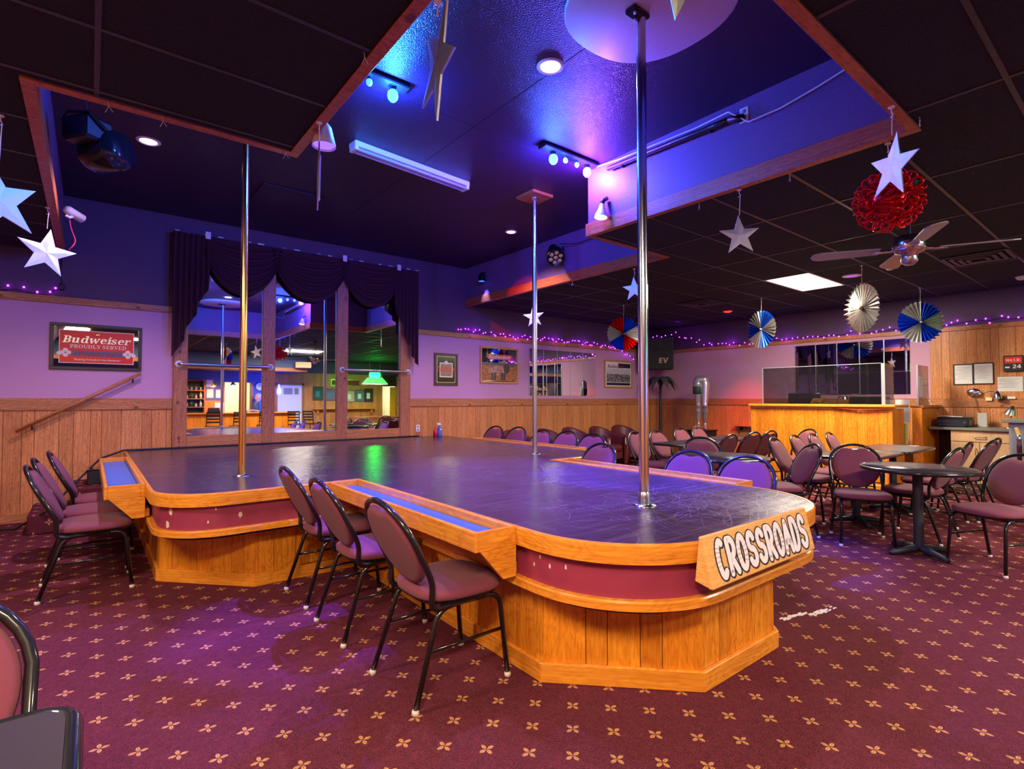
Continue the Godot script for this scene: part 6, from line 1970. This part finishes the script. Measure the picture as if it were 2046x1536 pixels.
func build_back():
	# bar canopy above the bar
	var c := struct("trim_2")
	span(c, "canopy_face", Vector3(XL, 2.50, 3.55), Vector3(6.25, LOW, 3.60), mats.bar_blue_lit)  # the face's blue lighting comes from its colour
	span(c, "canopy_underside", Vector3(XL, 2.46, 3.55), Vector3(6.25, 2.50, ZC), mats.wall_plum)
	span(c, "canopy_band", Vector3(XL, 2.44, 3.52), Vector3(6.27, 2.56, 3.55), mats.trim_across, 0.004)
	# bar
	var t := thing("bar_counter", "long wooden bar with a light top behind the camera, seen in the mirror", "bar", Vector3(0, 0, 3.75))
	span(t, "carcass", Vector3(0.5, 0, 0.012), Vector3(5.95, 1.0, 0.45), mats.groove)
	planks(t, Vector2(0.5, 3.762 - 3.75), Vector2(5.95, 3.762 - 3.75), 0.0, 1.0, Vector2(0, -1), "booth", 2, 0.013)
	span(t, "bar_top", Vector3(0.45, 1.0, -0.12), Vector3(6.0, 1.045, 0.5), mats.stage_trim, 0.008)
	# ladder-back bar chairs
	var first: Node3D
	var words := ["leftmost black ladder-back bar chair seen in the mirror", "second black ladder-back bar chair seen in the mirror", "third black ladder-back bar chair seen in the mirror behind the brass pole", "fourth black ladder-back bar chair seen in the mirror before the white door", "fifth black ladder-back bar chair seen in the mirror right of the white door"]
	for i in 5:
		var o: Node3D
		if first == null:
			o = Node3D.new()
			first = o
			part(o, "seat", boxm(Vector3(0.40, 0.04, 0.40), 0.015), mats.black_plastic, at(0, 0.62, 0))
			for s in [-1, 1]:
				part(o, "leg", MB.new().tube([Vector3(s * 0.18, 0, 0.18), Vector3(s * 0.17, 0.61, 0.17)], 0.014, 6).done(), mats.black_metal)
				part(o, "leg", MB.new().tube([Vector3(s * 0.18, 0, -0.19), Vector3(s * 0.18, 0.62, -0.18), Vector3(s * 0.18, 1.08, -0.25)], 0.014, 6).done(), mats.black_metal)
				part(o, "stretcher", MB.new().tube([Vector3(s * 0.175, 0.25, 0.175), Vector3(s * 0.18, 0.25, -0.185)], 0.01, 6).done(), mats.black_metal)
			for k in 4:
				part(o, "slat", boxm(Vector3(0.36, 0.05, 0.015), 0.004), mats.black_metal, at(0, 0.76 + 0.095 * k, -0.205 - 0.0145 * k))
		else:
			o = first.duplicate()
		o.name = numbered("bar_chair")
		add_child(o)
		o.position = Vector3([3.25, 3.95, 4.75, 5.75, 6.35][i], 0, [3.15, 3.12, 3.15, 3.2, 3.3][i])
		o.rotation.y = [0.1, -0.1, 0.05, 0.5, 0.9][i]
		tag(o, words[i], "chair", "ladder-back bar chairs")
	# back bar shelving with glasses
	t = thing("back_bar_shelf", "dark blue-lit back-bar shelf unit seen at the left of the mirror", "shelf", Vector3(2.9, 0, ZC))
	span(t, "back_panel", Vector3(-0.42, 0.9, -0.05), Vector3(0.42, 2.15, -0.005), mats.black_plastic)
	for y in [0.92, 1.22, 1.5, 1.78, 2.12]:
		span(t, "shelf_board", Vector3(-0.42, y, -0.28), Vector3(0.42, y + 0.02, -0.05), mats.trim_across)
	for s in [-1, 1]:
		span(t, "side", Vector3(s * 0.42, 0.9, -0.28), Vector3(s * 0.44, 2.15, -0.005), mats.trim_up)
	rng.seed = 33
	var gl := mat("glass_clear", Color(0.85, 0.92, 1.0, 0.25), 0.03)
	gl.transparency = BaseMaterial3D.TRANSPARENCY_ALPHA
	var bm := MB.new().smooth(1).lathe([Vector2(0, 0), Vector2(0.035, 0), Vector2(0.037, 0.12), Vector2(0.013, 0.17), Vector2(0.012, 0.23), Vector2(0, 0.232)], 12).done()
	var gm := MB.new().smooth(1).lathe([Vector2(0, 0), Vector2(0.028, 0), Vector2(0.033, 0.11), Vector2(0.031, 0.11), Vector2(0.026, 0.006), Vector2(0, 0.006)], 12).done()
	var bc := [mat("bottle_green", Color8(30, 70, 40), 0.1), mat("bottle_amber", Color8(120, 60, 20), 0.1), mat("bottle_pale", Color8(170, 190, 200), 0.1)]
	var nth := ["first", "second", "third", "fourth", "fifth", "last"]
	var rows := [["lowest", 1.24], ["second", 1.52], ["third", 1.80]]
	for r in rows:
		for k in 6:
			var p := Vector3(2.56 + 0.135 * k, r[1], ZC - 0.17)
			if r[1] > 1.6 or k % 2 == 0:
				one("bar_glass", "clear glass, %s from the left on the %s shelf behind the bar" % [nth[k], r[0]], "glass", gm, gl, Transform3D(Basis(), p), "glasses behind the bar")
			else:
				one("bar_bottle", "bottle, %s from the left on the %s shelf behind the bar" % [nth[k], r[0]], "bottle", bm, bc[k % 3], Transform3D(Basis(), p), "bottles behind the bar")
	# till and lit panel
	t = thing("lit_panel", "wood panel glowing orange under a pendant behind the bar, seen in the mirror", "panel", Vector3(3.62, 0, ZC))
	span(t, "board", Vector3(-0.25, 0.0, -0.06), Vector3(0.3, 1.45, -0.005), mats.booth_plank_0)
	for q in [[-0.18, 1.55, 0.2, 0.3], [-0.2, 1.92, 0.2, 0.24], [0.1, 1.55, 0.2, 0.28], [0.06, 1.02, 0.28, 0.36]]:
		span(t, "paper", Vector3(q[0], q[1], -0.066 if q[1] < 1.4 else -0.008), Vector3(q[0] + q[2], q[1] + q[3], -0.062 if q[1] < 1.4 else -0.003), mats.paper)
	t = thing("cash_register", "dark cash register on the bar seen in the mirror", "register", Vector3(3.45, 1.045, 4.05), 0.2)
	pbox(t, "drawer", Vector3(0, 0.05, 0), Vector3(0.36, 0.10, 0.3), mats.black_plastic, 0.01)
	pbox(t, "keypad", Vector3(0, 0.13, 0.02), Vector3(0.34, 0.06, 0.22), mats.printer_black, 0.01)
	for q in [[3.52, 1.98, 4.45, Color(1.0, 0.62, 0.28), 1.0, "small warm pendant lamp over the till, placed to light the wood panel"], [4.02, 2.0, 4.1, Color(0.5, 0.7, 1.0), 0.25, "small pale pendant lamp beside the bright opening behind the bar"]]:  # warm pendant is placed to light the orange panel
		t = thing("pendant_lamp", q[5], "lamp", Vector3(q[0], q[1], q[2]))
		part(t, "shade", MB.new().smooth(1).lathe([Vector2(0.09, -0.05), Vector2(0.05, 0.03), Vector2(0.015, 0.07)], 16).done(), mats.black_metal)
		part(t, "bulb", MB.new().smooth(1).ball(Vector3(0, -0.035, 0), Vector3.ONE * 0.03, 10, 6).done(), glow("pendant_bulb_%d" % int(q[4] * 100), q[3], 8.0))
		part(t, "cord", MB.new().tube([Vector3(0, 0.06, 0), Vector3(0, 2.46 - q[1], 0)], 0.005, 6).done(), mats.black_plastic)
		omni(t, Vector3(0, -0.035, 0), q[3], q[4], 0.03)
	t = thing("bottle_lamp", "glowing blue bottle-shaped pendant lamp seen in the mirror", "lamp", Vector3(5.42, 1.62, 3.9))
	part(t, "bottle", MB.new().smooth(1).lathe([Vector2(0, 0), Vector2(0.06, 0.01), Vector2(0.08, 0.10), Vector2(0.07, 0.2), Vector2(0.025, 0.30), Vector2(0.022, 0.38), Vector2(0, 0.385)], 18).done(), glow("bottle_blue", Color(0.10, 0.28, 1.0), 3.0))
	part(t, "cord", MB.new().tube([Vector3(0, 0.38, 0), Vector3(0, 0.84, 0)], 0.005, 6).done(), mats.black_plastic)
	omni(t, Vector3(0, 0.14, 0), Color(0.08, 0.22, 1.0), 1.6, 0.06)
	t = thing("wall_clock", "round pale wall clock behind the bar seen in the mirror", "clock", Vector3(5.14, 1.96, ZC), PI)
	part(t, "rim", MB.new().smooth(1).lathe([Vector2(0.15, 0), Vector2(0.165, 0.02), Vector2(0.15, 0.035), Vector2(0.14, 0.02)], 28, Transform3D(Basis(Vector3.RIGHT, PI / 2), Vector3.ZERO)).done(), mats.black_plastic)
	part(t, "dial", MB.new().lathe([Vector2(0, 0.012), Vector2(0.145, 0.012)], 28, Transform3D(Basis(Vector3.RIGHT, PI / 2), Vector3.ZERO)).done(), mats.white_paint)
	part(t, "hand", boxm(Vector3(0.012, 0.09, 0.003)), mats.ink, at(0, 0.04, 0.016))
	part(t, "hand", boxm(Vector3(0.10, 0.010, 0.003)), mats.ink, at(0.045, 0, 0.019))

	# bright service opening and the room behind it
	var k := struct("wall_kitchen")
	var wp := mat("kitchen_white", Color8(222, 216, 192), 0.6)
	span(k, "back", Vector3(3.0, 0, 7.2), Vector3(5.8, 2.5, 7.3), wp)
	span(k, "side", Vector3(2.95, 0, 5.4), Vector3(3.0, 2.5, 7.3), wp)
	span(k, "side", Vector3(5.8, 0, 5.4), Vector3(5.85, 2.5, 7.3), wp)
	span(k, "lid", Vector3(2.95, 2.5, 5.35), Vector3(5.85, 2.55, 7.3), wp)
	span(k, "floor", Vector3(2.95, -0.1, 5.2), Vector3(5.85, 0.0, 7.3), mats.grey_laminate)
	t = thing("unseen_kitchen_light", "unseen ceiling light, placed to light the room behind the bar", "ceiling light", Vector3(4.4, 2.5, 6.2))  # lamp out of view, placed to brighten the room behind the opening
	pbox(t, "diffuser", Vector3(0, -0.03, 0), Vector3(1.0, 0.04, 0.3), glow("unseen_lamp_diffuser", Color(1.0, 0.95, 0.80), 3.0))
	area(t, Vector3(4.4, 2.44, 6.2), 0.95, 0.28, Color(1.0, 0.95, 0.80), 4.0)
	for x in [3.93, 4.85]:
		span(k, "jamb", Vector3(x, 0, ZC - 0.02), Vector3(x + 0.06, 2.12, ZC + 0.04), mats.trim_up)
	# white door, corridor with yellow door at the right
	var d := struct("door_1")
	span(d, "frame", Vector3(5.66, 0, ZC - 0.04), Vector3(5.74, 2.1, ZC), mats.trim_up)
	span(d, "frame", Vector3(6.62, 0, ZC - 0.04), Vector3(6.70, 2.1, ZC), mats.trim_up)
	span(d, "frame", Vector3(5.66, 2.03, ZC - 0.04), Vector3(6.70, 2.1, ZC), mats.trim_across)
	span(d, "leaf", Vector3(5.74, 0, ZC - 0.03), Vector3(6.62, 2.03, ZC - 0.002), mats.white_paint)
	span(d, "vent_panel", Vector3(5.95, 1.68, ZC - 0.034), Vector3(6.28, 1.92, ZC - 0.03), mats.grey_paint)
	span(d, "vent_panel", Vector3(6.34, 1.68, ZC - 0.034), Vector3(6.5, 1.92, ZC - 0.03), mats.grey_paint)
	part(d, "door_knob", MB.new().smooth(1).ball(Vector3(6.55, 1.0, ZC - 0.06), Vector3.ONE * 0.03, 10, 6).done(), mats.steel)
	var cr := struct("wall_corridor")
	span(cr, "back", Vector3(9.5, 0, 7.0), Vector3(11.0, 2.4, 7.1), wp)
	span(cr, "side", Vector3(9.45, 0, 5.4), Vector3(9.5, 2.4, 7.1), wp)
	span(cr, "side", Vector3(10.95, 0, 5.4), Vector3(11.0, 2.4, 7.1), wp)
	span(cr, "lid", Vector3(9.45, 2.4, 5.35), Vector3(11.0, 2.45, 7.1), wp)
	span(cr, "floor", Vector3(9.45, -0.1, 5.2), Vector3(11.0, 0, 7.1), mats.grey_laminate)
	var y := struct("door_2")
	span(y, "leaf", Vector3(10.32, 0.01, ZC + 0.05), Vector3(10.58, 2.02, ZC + 0.09), mat("door_yellow", Color8(226, 170, 40), 0.45))
	t = thing("unseen_corridor_light", "unseen ceiling light, placed to light the corridor behind the yellow door", "ceiling light", Vector3(10.1, 2.4, 6.2))  # lamp out of view, lights the corridor walls
	pbox(t, "diffuser", Vector3(0, -0.03, 0), Vector3(0.5, 0.04, 0.3), mats.unseen_lamp_diffuser)
	area(t, Vector3(10.1, 2.34, 6.2), 0.45, 0.28, Color(1.0, 0.96, 0.84), 2.2)

	# pictures, banner and ledge on the panelling behind the camera
	for q in [[7.25, 1.72, 0.38, 0.5, Color8(40, 84, 62), "green poster in a dark frame seen in the mirror"], [7.72, 1.68, 0.4, 0.44, Color8(120, 84, 140), "violet poster on the panelling seen in the mirror beside the slim pole"], [8.50, 1.62, 0.42, 0.44, Color8(190, 170, 150), "pale poster of cards on the panelling seen in the mirror"], [8.95, 1.64, 0.34, 0.44, Color8(96, 116, 140), "blue grey poster seen in the mirror"], [9.33, 1.66, 0.36, 0.52, Color8(60, 46, 52), "dark poster with a pale figure in a frame seen in the mirror"]]:
		t = thing("wall_poster", q[5], "poster", Vector3(q[0], q[1], ZC), PI, "posters behind the camera")
		frame(t, q[2] + 0.04, q[3] + 0.04, 0.02, 0.02, mats.frame_dark)
		pbox(t, "print", Vector3(0, 0, 0.006), Vector3(q[2], q[3], 0.006), mat("poster_%d" % int(q[0] * 100), q[4], 0.4))
		pbox(t, "motif", Vector3(0.02, -0.02, 0.0095), Vector3(q[2] * 0.4, q[3] * 0.45, 0.001), mats.paper if q[0] > 8 else mat("motif_teal", Color8(70, 130, 130), 0.4))
	t = thing("wall_banner", "framed red banner high on the panelling seen in the mirror", "banner", Vector3(8.35, 2.16, ZC), PI)
	frame(t, 1.20, 0.26, 0.03, 0.02, mats.steel)
	pbox(t, "field", Vector3(0, 0, 0.006), Vector3(1.15, 0.21, 0.006), mat("banner_red", Color8(140, 20, 34), 0.5))
	t = thing("wall_ledge", "long wooden drink ledge on the panelling seen in the mirror", "shelf", Vector3(8.3, 1.10, ZC))
	span(t, "board", Vector3(-1.25, 0, -0.22), Vector3(1.25, 0.035, 0), mats.stage_trim, 0.004)
	for x in [-1.1, 0.0, 1.1]:
		span(t, "bracket", Vector3(x - 0.02, -0.16, -0.16), Vector3(x + 0.02, 0, 0), mats.stage_trim)
	t = thing("sign_box", "hanging wooden box sign with a glowing orange end seen in the mirror", "sign", Vector3(6.05, 2.66, 3.3), deg_to_rad(20))
	pbox(t, "box", Vector3(0, 0, 0), Vector3(0.5, 0.2, 0.22), mats.panel_maple, 0.006)
	pbox(t, "lit_face", Vector3(0.252, 0, 0), Vector3(0.006, 0.17, 0.19), glow("sign_orange", Color(1.0, 0.16, 0.04), 1.2))
	for s in [-1, 1]:
		part(t, "hanger", MB.new().tube([Vector3(s * 0.2, 0.1, 0), Vector3(s * 0.2, 0.31, 0)], 0.004, 5).done(), mats.black_metal)
	# pool table and lamp
	t = thing("pool_table", "pool table with green cloth behind the camera, seen in the mirror", "pool table", Vector3(9.1, 0, 3.5))
	span(t, "bed", Vector3(-1.1, 0.66, -0.6), Vector3(1.1, 0.78, 0.6), mats.trim_across, 0.01)
	span(t, "cloth", Vector3(-0.98, 0.78, -0.48), Vector3(0.98, 0.786, 0.48), mat("pool_cloth", Color8(40, 150, 90), 0.9))
	for s in [-1, 1]:
		span(t, "rail", Vector3(-1.1, 0.78, s * 0.48), Vector3(1.1, 0.82, s * 0.6), mats.trim_across, 0.008)
		span(t, "rail", Vector3(s * 0.98, 0.78, -0.48), Vector3(s * 1.1, 0.82, 0.48), mats.trim_across, 0.008)
		for z in [-1, 1]:
			span(t, "leg", Vector3(s * 0.85 - 0.08, 0, z * 0.42 - 0.08), Vector3(s * 0.85 + 0.08, 0.66, z * 0.42 + 0.08), mats.trim_up, 0.01)
	t = thing("pool_lamp", "green glass lamp shade hanging over the pool table, seen in the mirror", "lamp", Vector3(8.75, 2.05, 3.4))
	var b := MB.new()
	b.quad(Vector3(-0.45, 0, 0.2), Vector3(0.45, 0, 0.2), Vector3(0.28, 0.24, 0.06), Vector3(-0.28, 0.24, 0.06))
	b.quad(Vector3(0.45, 0, -0.2), Vector3(-0.45, 0, -0.2), Vector3(-0.28, 0.24, -0.06), Vector3(0.28, 0.24, -0.06))
	b.quad(Vector3(0.45, 0, 0.2), Vector3(0.45, 0, -0.2), Vector3(0.28, 0.24, -0.06), Vector3(0.28, 0.24, 0.06))
	b.quad(Vector3(-0.45, 0, -0.2), Vector3(-0.45, 0, 0.2), Vector3(-0.28, 0.24, 0.06), Vector3(-0.28, 0.24, -0.06))
	b.quad(Vector3(-0.28, 0.24, 0.06), Vector3(0.28, 0.24, 0.06), Vector3(0.28, 0.24, -0.06), Vector3(-0.28, 0.24, -0.06))
	part(t, "shade", b.done(), glow("shade_green", Color(0.02, 0.85, 0.22), 1.3))
	for s in [-1, 1]:
		part(t, "chain", MB.new().tube([Vector3(s * 0.2, 0.24, 0), Vector3(s * 0.2, LOW - 2.05, 0)], 0.005, 5).done(), mats.brass)
	part(t, "bulb", MB.new().smooth(1).ball(Vector3(0, 0.06, 0), Vector3.ONE * 0.04, 10, 6).done(), glow("pool_bulb", Color(1.0, 0.95, 0.8), 6.0))
	omni(t, Vector3(0, 0.06, 0), Color(0.9, 1.0, 0.8), 0.8, 0.04)
	omni(t, Vector3(0, 0.34, 0), Color(0.02, 0.9, 0.2), 0.9, 0.2)

	person()

func person():
	# standing behind the bar in profile, seen small in the mirror
	var t := thing("person", "person with grey hair in a blue shirt standing behind the bar, seen in the mirror", "person", Vector3(4.98, 0, 4.75), deg_to_rad(-100))
	# faces +z in its own axes
	var L := []
	for s in [-1.0, 1.0]:
		L.append_array([[Vector3(s * 0.09, 0.88, 0), Vector3(s * 0.10, 0.48, 0.01), 0.088, 0.060], [Vector3(s * 0.10, 0.48, 0.01), Vector3(s * 0.10, 0.09, -0.02), 0.056, 0.040]])
	L.append([Vector3(-0.07, 0.93, 0), Vector3(0.07, 0.93, 0), 0.11, 0.11])
	part(t, "trousers", body_mesh(L, 0.02, 0.05), mat("denim", Color8(44, 52, 78), 0.85))
	var S := [[Vector3(0, 0.98, 0), Vector3(0, 1.20, 0.015), 0.135, 0.145], [Vector3(-0.10, 1.34, 0), Vector3(0.10, 1.34, 0), 0.085, 0.085]]
	for s in [-1.0, 1.0]:
		S.append([Vector3(s * 0.17, 1.34, 0), Vector3(s * 0.21, 1.08, 0.02), 0.058, 0.046])
	part(t, "shirt", body_mesh(S, 0.02, 0.06), mat("shirt_blue", Color8(48, 84, 138), 0.85))
	var K := [[Vector3(0, 1.36, 0), Vector3(0, 1.47, 0.01), 0.055, 0.05], [Vector3(0, 1.54, 0.02), Vector3(0, 1.59, 0.005), 0.082, 0.095], [Vector3(0, 1.50, 0.055), Vector3(0, 1.48, 0.06), 0.05, 0.035], [Vector3(0, 1.555, 0.10), Vector3(0, 1.53, 0.115), 0.012, 0.016], [Vector3(-0.085, 1.55, 0), Vector3(-0.09, 1.53, 0), 0.016, 0.013], [Vector3(0.085, 1.55, 0), Vector3(0.09, 1.53, 0), 0.016, 0.013]]
	for s in [-1.0, 1.0]:
		var elbow := Vector3(s * 0.21, 1.06, 0.02)
		var wrist := Vector3(s * 0.15, 1.10, 0.26)
		K.append([elbow, wrist, 0.040, 0.026])
		var palm := wrist + Vector3(-s * 0.01, -0.01, 0.075)
		K.append([wrist, palm, 0.026, 0.032])
		for i in 4:
			var f := palm + Vector3((i - 1.5) * 0.019, 0, 0.015)
			K.append([f, f + Vector3(0, -0.012, 0.038), 0.0095, 0.009])
			K.append([f + Vector3(0, -0.012, 0.038), f + Vector3(0, -0.034, 0.05 + 0.006 * (2 - absf(i - 1.5))), 0.009, 0.008])
		K.append([palm + Vector3(-s * 0.025, 0, -0.03), palm + Vector3(-s * 0.055, -0.01, 0.015), 0.012, 0.010])
	part(t, "skin", body_mesh(K, 0.008, 0.016), mat("skin", Color8(206, 150, 124), 0.6))
	part(t, "hair", body_mesh([[Vector3(0, 1.62, -0.015), Vector3(0, 1.60, -0.045), 0.088, 0.085], [Vector3(0, 1.55, -0.06), Vector3(0, 1.50, -0.055), 0.065, 0.05]], 0.014, 0.04), mat("hair_grey", Color8(176, 172, 168), 0.8))
	for s in [-1.0, 1.0]:
		part(t, "eye", MB.new().smooth(1).ball(Vector3(s * 0.033, 1.565, 0.096), Vector3(0.012, 0.008, 0.006), 8, 5).done(), mats.ink)
		part(t, "shoe", body_mesh([[Vector3(s * 0.10, 0.045, -0.05), Vector3(s * 0.105, 0.038, 0.13), 0.045, 0.036]], 0.016, 0.02), mats.black_plastic)
	part(t, "mouth", MB.new().smooth(1).ball(Vector3(0, 1.487, 0.098), Vector3(0.022, 0.005, 0.006), 8, 4).done(), mat("lips", Color8(150, 80, 76), 0.6))
